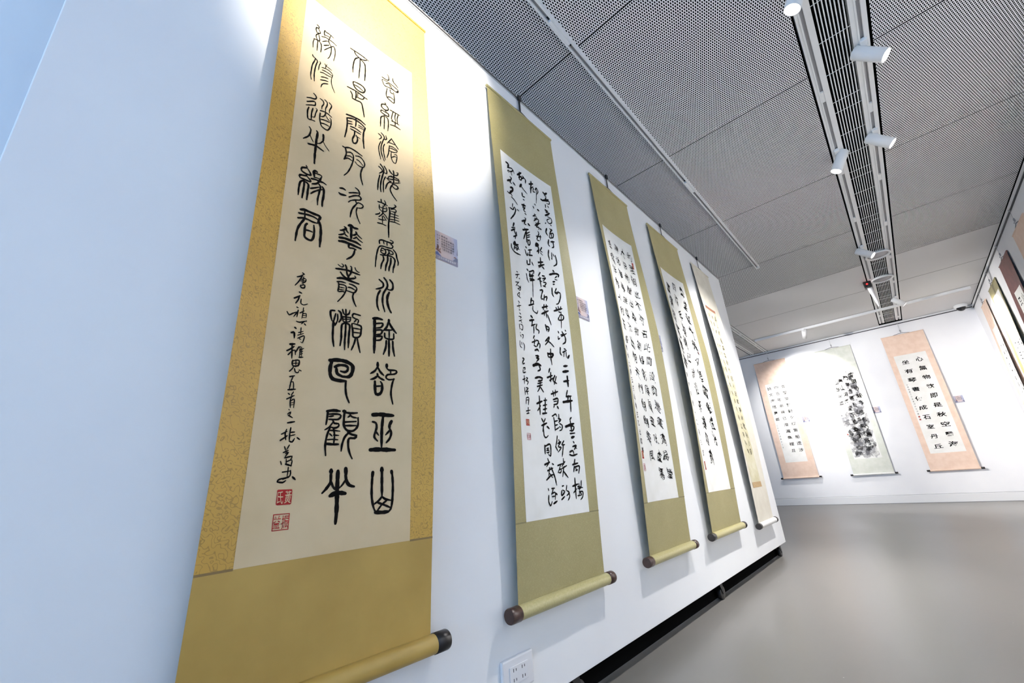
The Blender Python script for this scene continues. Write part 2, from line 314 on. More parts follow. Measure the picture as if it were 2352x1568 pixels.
# ------------------------------------------------------------------ ink: traced brush strokes and lettering
INK1 = """31 -88,3421 -56,3424 -7,3427 41,3423/34 -60,3421 -52,3402 -33,3392 0,3396 27,3417/33 -32,3385 -50,3361 -59,3325 -63,3269 -61,3229/30 -19,3387 -17,3324 -19,3267 -19,3215/34 -13,3385 12,3373 20,3337 21,3274 20,3225/36 -54,3153 -49,3125 -32,3109 -3,3107 20,3122 25,3153 5,3167 -27,3164 -54,3153/26 -46,3134 -15,3137 15,3128/32 -90,3080 -65,3085 -23,3090 14,3084 44,3082/31 -68,3061 -55,3041 -53,3016 -35,3014/35 -36,3089 -30,3061 -33,3019/27 -24,3046 -3,3050 15,3058 22,3084 -5,3085 -19,3087 -20,3055/35 -53,3013 -27,3017 1,3023 12,3009 22,2965 31,2923/45 -82,2859 -43,2870 3,2876 40,2865/39 -78,2834 -40,2854 4,2855 43,2839/37 -78,2834 -74,2797 -76,2741 -84,2679/33 -23,2870 -20,2837 -22,2805/30 -70,2816 -46,2826/30 -71,2796 -42,2810/25 -3,2831 31,2830/25 -2,2816 31,2818/42 41,2838 32,2794 32,2738 40,2676/33 -53,2785 -24,2791 15,2785/33 -52,2767 -20,2769 13,2769/40 -25,2763 -26,2735 -36,2697 -28,2673 -11,2685 -4,2719 -14,2743/27 -16,2736 12,2733/30 142,3365 173,3365 193,3379 188,3412 179,3419/26 145,3344 147,3326 163,3302 209,3311 257,3310 265,3333 241,3344 197,3352 145,3344/47 254,3311 265,3329/26 171,3327 188,3341 200,3340 203,3321/23 209,3340 215,3316 233,3315/30 222,3418 226,3387 244,3376 262,3360/29 181,3289 176,3234 185,3206 211,3197 233,3192 237,3223 233,3272 227,3289/29 204,3296 207,3273 227,3274/29 182,3210 205,3228 234,3221/34 169,3148 173,3137 147,3121 145,3098 165,3086 190,3097 193,3116 173,3137/34 146,3068 141,3054 149,3047 177,3043 197,3047 194,3069 166,3069 146,3068/28 165,3086 179,3079/33 169,3034 145,3007 142,2968 142,2925/30 167,3025 168,2972 168,2919/30 175,3031 192,3023 197,2979 194,2920/28 207,3113 241,3113 279,3112/28 230,3115 222,3078 219,3042 231,3026/28 247,3110 242,3071 248,3040/28 267,3110 259,3069 262,3029/31 220,3025 248,3027 273,3023/31 245,3032 245,2994/31 212,2986 245,2994 282,2988/29 130,2856 149,2848 150,2832 136,2814/29 149,2875 168,2860 174,2835 187,2847 181,2872/31 171,2843 161,2811 152,2766 153,2723 164,2686 176,2660/28 148,2802 136,2756 139,2714 152,2662/29 174,2796 166,2763 172,2715 183,2672/29 222,2872 191,2813/30 222,2869 247,2838 270,2810/27 201,2829 234,2833 247,2834/29 207,2804 205,2767 203,2740 192,2696/27 207,2801 234,2807 261,2793 259,2780/27 207,2785 234,2791 256,2787/26 205,2764 235,2765 259,2776/26 221,2758 221,2725 230,2692 250,2681 260,2722 259,2756 243,2750/26 225,2718 243,2735 259,2737/26 -304,3404 -293,3399 -293,3384 -306,3377 -308,3356 -300,3338 -284,3348 -281,3358 -288,3370 -296,3380/24 -291,3336 -302,3319 -304,3300 -296,3283 -283,3283 -281,3300 -287,3323 -292,3330/22 -316,3267 -300,3276 -288,3275/22 -313,3264 -317,3239 -315,3193/24 -292,3270 -291,3234 -290,3193/24 -282,3279 -270,3270 -267,3238 -268,3202/25 -255,3363 -259,3384 -255,3409 -250,3400 -226,3405 -199,3399/20 -254,3369 -237,3376 -222,3379/21 -218,3401 -224,3366 -227,3349/20 -271,3336 -248,3353 -223,3358 -198,3358 -177,3352/21 -264,3299 -240,3329 -228,3336/27 -253,3277 -223,3310/23 -229,3356 -223,3328 -209,3308 -207,3263 -214,3218 -224,3192/21 -249,3241 -230,3274 -210,3307 -193,3327 -183,3300 -182,3258 -187,3209/30 -313,3133 -308,3124 -295,3122 -284,3117 -280,3101/29 -295,3118 -299,3094 -308,3056 -311,3009 -312,2969 -306,2938/30 -282,3104 -288,3069 -292,3021 -292,2982 -288,2943/23 -267,3123 -263,3115 -269,3089 -271,3050/19 -237,3135 -229,3125 -214,3125 -192,3122/22 -253,3088 -236,3099 -206,3106 -187,3095 -183,3087/24 -249,3072 -232,3079 -201,3082 -189,3081/22 -259,3044 -242,3055 -215,3059 -194,3066/19 -225,3140 -229,3121 -232,3101/20 -186,3084 -190,3052 -188,3018 -177,2988 -164,2964/27 -251,3013 -231,3029 -211,3037/27 -254,2987 -229,3005 -209,3015/26 -208,2996 -233,2976 -244,2956 -247,2934/34 -284,2849 -270,2842 -267,2827 -277,2813 -295,2804 -320,2785/31 -317,2757 -299,2775 -276,2796 -269,2790 -270,2771 -288,2757 -320,2729/36 -303,2727 -308,2699 -306,2662 -300,2644 -284,2652 -263,2659/34 -280,2740 -285,2700 -284,2654/27 -264,2754 -256,2750 -262,2721 -267,2685 -279,2679/28 -246,2846 -227,2843 -222,2824 -231,2796 -230,2779/28 -218,2860 -203,2853 -202,2829 -209,2799 -207,2772/28 -191,2861 -176,2852 -179,2828 -186,2806 -185,2786/32 -238,2760 -214,2771 -188,2772 -170,2765/31 -207,2772 -209,2750 -220,2729 -232,2721/21 -204,2750 -192,2736 -178,2727/34 -237,2741 -238,2710 -232,2679 -221,2655 -189,2653 -175,2682 -170,2714 -173,2747 -180,2750/31 -229,2702 -206,2713 -178,2719/31 -227,2676 -204,2686 -181,2688/36 -289,2595 -280,2585 -282,2553 -292,2525 -316,2491/26 -282,2546 -272,2528 -259,2511/56 -246,2600 -241,2591 -244,2539 -244,2501 -245,2446 -243,2376/50 -208,2604 -206,2580 -207,2560/30 -207,2560 -221,2533 -237,2519/23 -206,2557 -190,2535 -168,2516/49 -286,2479 -263,2490 -240,2498 -201,2493/39 -91,2605 -76,2603 -70,2584 -68,2559 -79,2518/40 -78,2604 -50,2621 -14,2621 30,2611/35 -64,2579 -41,2592 -26,2582 -23,2549 -33,2496 -51,2442 -72,2406/31 -61,2553 -44,2564 -29,2560/35 -79,2518 -57,2540 -28,2537/32 -10,2586 17,2596 41,2580 49,2559 43,2533 24,2526 2,2530 -11,2543/28 -3,2563 15,2562 39,2543/39 36,2524 28,2485 30,2447 43,2404/48 -90,2306 -73,2314 -58,2311/51 -93,2273 -83,2269 -52,2277/38 0,2359 18,2352 28,2333 23,2316/38 -36,2304 -9,2319 23,2334/38 -35,2275 -4,2301 24,2314 37,2304 32,2289 4,2275 -23,2257 -36,2240/34 6,2272 12,2255 22,2266 44,2265 53,2255 41,2237 19,2228/40 11,2250 -9,2212 -17,2180 -21,2146/33 17,2229 13,2199 22,2164 39,2131/33 140,2599 159,2587 164,2571 145,2547/41 151,2621 171,2598 173,2572 165,2531 157,2482 156,2442 160,2414/33 176,2619 192,2596 193,2569 179,2571/37 149,2536 141,2483 138,2418/33 186,2542 175,2505 174,2465 177,2420/34 210,2610 218,2596 234,2585 253,2586 267,2597 268,2615 259,2610/38 237,2615 241,2594 240,2552 240,2520/29 226,2568 207,2553 202,2528 211,2528/34 194,2535 215,2539 246,2550 281,2555/38 222,2561 246,2568 273,2563/29 211,2528 219,2514 238,2519 273,2536 285,2543/25 273,2568 275,2536/37 223,2525 200,2496 188,2450/37 242,2535 235,2508 224,2485 220,2456 236,2424 263,2393/38 235,2510 258,2510 271,2494 254,2479 231,2493/36 142,2334 166,2337 204,2332/32 162,2359 166,2339 185,2331 182,2317/28 184,2361 192,2343 183,2322/28 152,2316 153,2291 168,2277 197,2287 200,2312 193,2321/28 156,2301 178,2302 197,2306/31 176,2318 175,2280 172,2253/35 132,2238 152,2251 157,2263/31 179,2269 169,2252 151,2229/31 179,2265 194,2254 206,2236/27 180,2248 199,2221/31 150,2214 173,2216 193,2223/31 174,2242 176,2193/35 145,2184 170,2188 198,2185/36 248,2356 258,2349 238,2328 210,2322/43 215,2318 220,2290 217,2247 214,2204 215,2157 217,2111/28 227,2315 249,2326 260,2316 253,2304 227,2302/28 253,2304 250,2264 252,2231/28 223,2283 249,2285 275,2284/28 222,2262 250,2266 277,2266/28 222,2241 250,2247 279,2248/31 221,2225 254,2230 285,2225/44 -284,2330 -280,2321 -306,2302 -306,2283 -285,2280 -259,2286 -257,2296 -268,2311 -280,2321/44 -283,2279 -277,2270 -311,2252 -311,2237 -287,2240 -257,2246 -253,2254 -267,2264 -281,2271/43 -287,2233 -305,2213 -310,2177 -310,2128/46 -286,2226 -285,2194 -287,2155 -289,2123/47 -282,2229 -263,2223 -263,2179 -264,2127/59 -224,2332 -234,2333 -241,2319 -237,2294/32 -236,2316 -216,2322 -197,2323 -200,2299/31 -237,2288 -218,2295 -201,2295/45 -251,2269 -232,2278 -210,2281 -187,2286 -168,2282/45 -199,2308 -208,2279 -221,2257 -245,2239/41 -212,2265 -199,2253 -199,2234 -203,2201 -207,2162 -205,2129/37 -251,2206 -231,2222 -205,2244/35 -246,2176 -229,2200 -199,2230 -180,2242/52 -188,2256 -179,2243 -177,2202 -181,2162 -180,2134/60 -290,2050 -271,2061 -255,2063 -221,2065 -196,2068 -184,2064 -191,2042 -195,2022/46 -295,2026 -274,2034 -244,2043 -216,2046 -194,2041/45 -298,1996 -272,2010 -248,2015 -223,2014 -197,2019/32 -268,2060 -264,2020 -267,2000/47 -266,2005 -281,1973 -293,1938 -297,1905 -299,1864/59 -188,2033 -178,2005 -174,1965 -174,1926 -174,1889/51 -249,1989 -257,1975 -257,1940 -254,1908 -223,1903 -211,1926 -209,1965 -214,1998/42 -253,1949 -236,1954 -218,1955/49 -49,2069 -38,2065 -55,2046 -72,2037/39 -38,2063 -36,2051 -25,2040/41 -50,2039 -46,2029 -63,2014 -78,2006/35 -46,2029 -39,2021 -27,2016/65 -26,2088 -11,2096 3,2087 27,2091/60 -12,2088 -9,2052 -8,2010/50 18,2065 22,2056 12,2044 2,2037/36 22,2056 36,2045 54,2036/36 23,2035 13,2023 2,2017/36 23,2033 37,2022 59,2014/63 -72,1991 -46,1998 -13,1999 21,2000 48,1992/63 -74,1968 -45,1976 -18,1976 12,1974 52,1971/46 -18,1976 -17,1951 7,1955 24,1953/45 17,1948 12,1922 0,1899 -26,1874/27 -70,1826 -56,1819 -44,1820 -41,1833 -51,1838/28 24,1841 28,1830 39,1821 50,1820/47 -80,1798 -54,1804 -19,1810 21,1808 53,1806/43 -30,1837 -24,1825 -19,1792 -10,1777 4,1807 4,1839 -2,1839/44 -54,1786 -42,1773 -19,1762 10,1769 31,1781 25,1790/47 -11,1783 -9,1760/53 -69,1745 -44,1754 -12,1754 17,1752 50,1750/36 -69,1726 -46,1732 -22,1732/35 -62,1726 -58,1700 -60,1672 -37,1679 -24,1677/33 -56,1714 -33,1718 -19,1712 -20,1685 -35,1650 -59,1614/26 -57,1698 -28,1701/26 -56,1685 -28,1689/37 -3,1733 15,1733 37,1725 39,1710 25,1690 -13,1690/33 -8,1712 9,1714 33,1706/40 25,1690 20,1666 28,1638 41,1614/42 162,2049 160,2067 174,2077 202,2077 238,2076 244,2090 227,2094/30 185,2073 189,2054/30 206,2075 208,2050/37 232,2066 244,2058 236,2041 211,2038 178,2037 159,2024 148,1981 143,1933 141,1887/37 175,2022 193,2020 201,2007 196,1990 172,1994 174,2017/30 176,2006 186,2008/37 168,1976 187,1979 208,1986 222,2007 214,2028/34 197,2022 222,2024 243,2018 244,2002 222,1999/41 212,1984 237,1986 257,1970 255,1939 249,1910 248,1882/40 184,1974 190,1953 178,1918 174,1885/44 212,1980 214,1953 205,1915 202,1882/44 233,1975 232,1940 224,1906 223,1885/37 246,2035 263,2016 269,1986 278,1957 276,1937/46 167,1814 190,1798 191,1776 172,1760 150,1750/46 195,1833 211,1815 217,1787 207,1762 194,1733 190,1696 194,1661 205,1624/47 230,1830 247,1810 248,1777 233,1765 214,1769/48 175,1748 162,1717 158,1677 162,1646 171,1624/60 228,1749 218,1718 219,1682 230,1648 242,1627/44 -71,1560 -90,1555 -90,1530 -81,1502/46 -73,1504 -73,1463 -71,1412 -63,1370/37 -64,1545 -70,1516 -72,1501/33 -54,1546 -53,1513 -64,1480/45 -51,1565 -38,1556 -34,1526 -45,1504/44 -74,1498 -64,1486/38 -30,1577 -23,1556 -10,1553 5,1563 9,1584/38 -13,1582 -10,1547 -7,1505/34 -26,1537 -15,1540 11,1543 17,1546/30 -26,1541 -22,1513 11,1521 15,1546/30 -23,1525 10,1533/44 -7,1509 -27,1497 -30,1466 -28,1421 -32,1380/44 -9,1501 -8,1459 -9,1410 -7,1364/45 -5,1506 12,1500 11,1452 11,1407 11,1377/38 67,1569 29,1569 26,1549 46,1542 35,1523/35 46,1544 59,1539 54,1520/42 24,1511 30,1476 34,1442 54,1441 71,1454 75,1486 74,1509 43,1514 24,1511/35 29,1489 73,1491/35 31,1466 72,1470/41 47,1435 41,1406 28,1369/41 56,1437 64,1403 75,1363/80 -78,1296 -47,1303 -12,1305 21,1298 40,1283 38,1250 23,1228 -10,1224/63 -10,1224 -37,1236 -43,1263 -51,1265/57 -51,1267 -31,1279 0,1282 15,1274 13,1257 -1,1248 -21,1250/75 -67,1294 -73,1262 -71,1227 -58,1207 -27,1202 10,1204/45 9,1200 9,1169 16,1131 31,1099/65 140,1569 166,1576 192,1574/71 148,1570 150,1514 152,1451 152,1403 152,1376/44 155,1543 195,1552 187,1528 156,1517/44 156,1505 192,1512 187,1489 157,1479/44 158,1469 193,1476 186,1455 158,1446/69 230,1580 230,1563/49 228,1567 219,1536 200,1510/57 232,1564 251,1534 274,1509/49 208,1516 247,1523/40 233,1518 235,1470/44 208,1497 213,1470 257,1471 260,1503/52 233,1465 235,1417 236,1370/47 219,1455 216,1414 204,1375/48 255,1457 258,1417 267,1374/65 174,1324 175,1299/45 173,1299 160,1278 136,1260/50 177,1296 191,1275 209,1260/57 174,1263 177,1254/49 175,1252 158,1237 138,1229/49 177,1252 192,1241 212,1234/63 162,1221 164,1190 170,1156 191,1158 202,1179 201,1212 193,1223/45 167,1196 197,1201/73 225,1320 225,1302/43 225,1302 237,1292 272,1294 282,1286 269,1273 230,1265 223,1248 239,1239 270,1246/39 247,1290 248,1270/45 266,1246 257,1214 252,1169 257,1136 264,1110/57 -73,1049 -43,1055 -11,1054/41 -69,1049 -71,1015 -74,987/39 -64,1036 -22,1039 -6,1033 -17,1015 -63,1012/34 -62,1025 -41,1029/38 -43,1008 -35,995 -15,994 -15,981 -33,973 -57,979/33 -43,998 -60,975 -78,963/40 -53,976 -62,953 -68,927 -71,892 -66,849/34 -39,973 -31,943 -32,899/30 -59,961 -33,962 -6,960/30 -35,941 -10,940/30 -54,946 -42,936/30 -62,919 -38,921 -13,920/48 -66,901 -36,899 -10,900/63 6,1055 16,1056/47 11,1051 10,1021 13,983 34,963 62,966 81,990 81,1029/44 13,1050 41,1048 76,1052/36 37,1044 50,1031 75,1027/36 30,1028 42,1038/40 17,1004 72,1010/40 18,987 73,990/45 38,955 19,934 8,900 5,869/46 34,955 55,946 77,942 68,930 40,927 38,893 47,860 60,835/79 -36,786 -35,772/52 -36,772 -36,734 -52,708 -70,689/46 -34,737 -24,716 -14,702/78 -4,780 -4,750 -3,702 -1,651 0,601 -2,560/85 32,790 35,763/63 33,763 39,735 55,716 77,710/36 33,740 21,721 6,706/82 -34,676 -11,685 11,686 36,682/85 158,1048 197,1052 228,1051 268,1050/63 213,1049 208,979 209,888/85 150,876 190,878 281,876/49 158,1013 175,1008 180,986 172,958 169,938 187,919/41 176,966 192,947/72 259,1020 249,1001 249,985/50 249,985 259,961 251,932 234,912/46 250,973 229,950/78 168,770 166,748/50 167,766 165,711 167,657 177,613 188,591/80 214,788 215,769/59 215,776 217,709 219,661/77 266,773 269,759/52 269,767 275,706 274,639 267,599 251,584/70 188,589 225,586 255,587/43 219,657 203,640 177,624/43 219,657 236,645 266,637/43 199,631 228,620 263,605/39 243,637 220,621 196,594"""
INK1B = """29 -246,1708 -236,1704/28 -270,1677 -253,1688 -237,1706/28 -246,1691 -260,1657 -276,1630/25 -248,1671 -232,1683 -226,1676 -232,1662 -246,1653/21 -251,1662 -226,1674/21 -239,1690 -240,1656 -237,1649/32 -249,1641 -246,1629 -231,1633 -230,1648 -245,1642/35 -253,1603 -241,1601/34 -273,1564 -259,1575 -247,1586/31 -250,1583 -254,1562 -264,1541/24 -240,1570 -240,1549 -226,1544 -208,1555/27 -257,1523 -249,1522/27 -299,1487 -288,1474 -273,1486 -250,1502/27 -249,1510 -252,1474/23 -253,1498 -267,1471/24 -240,1498 -220,1515/20 -225,1530 -226,1495 -229,1473/21 -227,1499 -210,1504 -209,1483/17 -226,1489 -211,1495/17 -225,1480 -210,1484/27 -252,1453 -237,1452 -204,1468/24 -215,1463 -228,1446/31 -214,1451 -207,1445/33 -256,1421 -249,1417/36 -270,1391 -259,1397 -255,1390 -254,1370/23 -227,1427 -227,1394/23 -237,1400 -215,1412/23 -239,1387 -213,1402/23 -238,1372 -209,1391 -214,1357 -223,1358/20 -230,1372 -223,1369/42 -269,1336 -248,1342/32 -280,1303 -262,1317 -250,1330/29 -260,1341 -257,1299 -255,1271/26 -273,1285 -258,1305 -245,1313 -241,1292/26 -229,1332 -237,1313 -242,1299/23 -229,1330 -220,1335/23 -222,1326 -221,1283/23 -224,1317 -205,1330/20 -223,1306 -208,1316/20 -222,1296 -209,1305/29 -223,1283 -205,1287/19 -216,1334 -212,1288/32 -249,1263 -247,1239 -224,1243 -221,1268 -246,1262/19 -246,1250 -223,1256/19 -235,1264 -234,1241/25 -259,1211 -248,1225 -243,1236/25 -238,1227 -233,1212 -221,1211 -218,1219/26 -217,1224 -207,1221/33 -255,1187 -235,1194/23 -241,1189 -248,1164 -251,1130/21 -250,1161 -238,1166 -233,1135/33 -257,1127 -225,1134/23 -254,1111 -247,1107/23 -232,1121 -240,1106/28 -258,1086 -228,1105/23 -237,1104 -242,1080 -239,1050/23 -239,1080 -226,1089 -225,1051/16 -238,1071 -227,1074/16 -238,1062 -226,1065/20 -245,1042 -241,1039/23 -247,1022 -235,1032 -240,1015/27 -244,1017 -225,1007/32 -244,984 -215,991/26 -264,935 -242,948/26 -245,956 -249,938 -244,912/31 -266,909 -248,923 -240,930/27 -228,964 -230,939 -229,913/27 -228,944 -210,947/22 -224,931 -207,936/27 -229,908 -217,904 -208,920/32 -197,923 -186,916/22 -246,884 -240,869/22 -227,891 -236,871/26 -248,860 -229,869/26 -239,856 -228,862 -239,843/26 -241,838 -211,845 -217,830/21 -234,834 -232,813/22 -231,823 -210,830 -212,804/30 -234,813 -210,806/21 -256,824 -251,811/26 -244,781 -214,785/21 -222,800 -223,762/26 -212,787 -212,766 -240,752/29 -260,745 -253,753 -216,760/29 -260,743 -239,740 -227,748/34 -201,761 -189,750"""
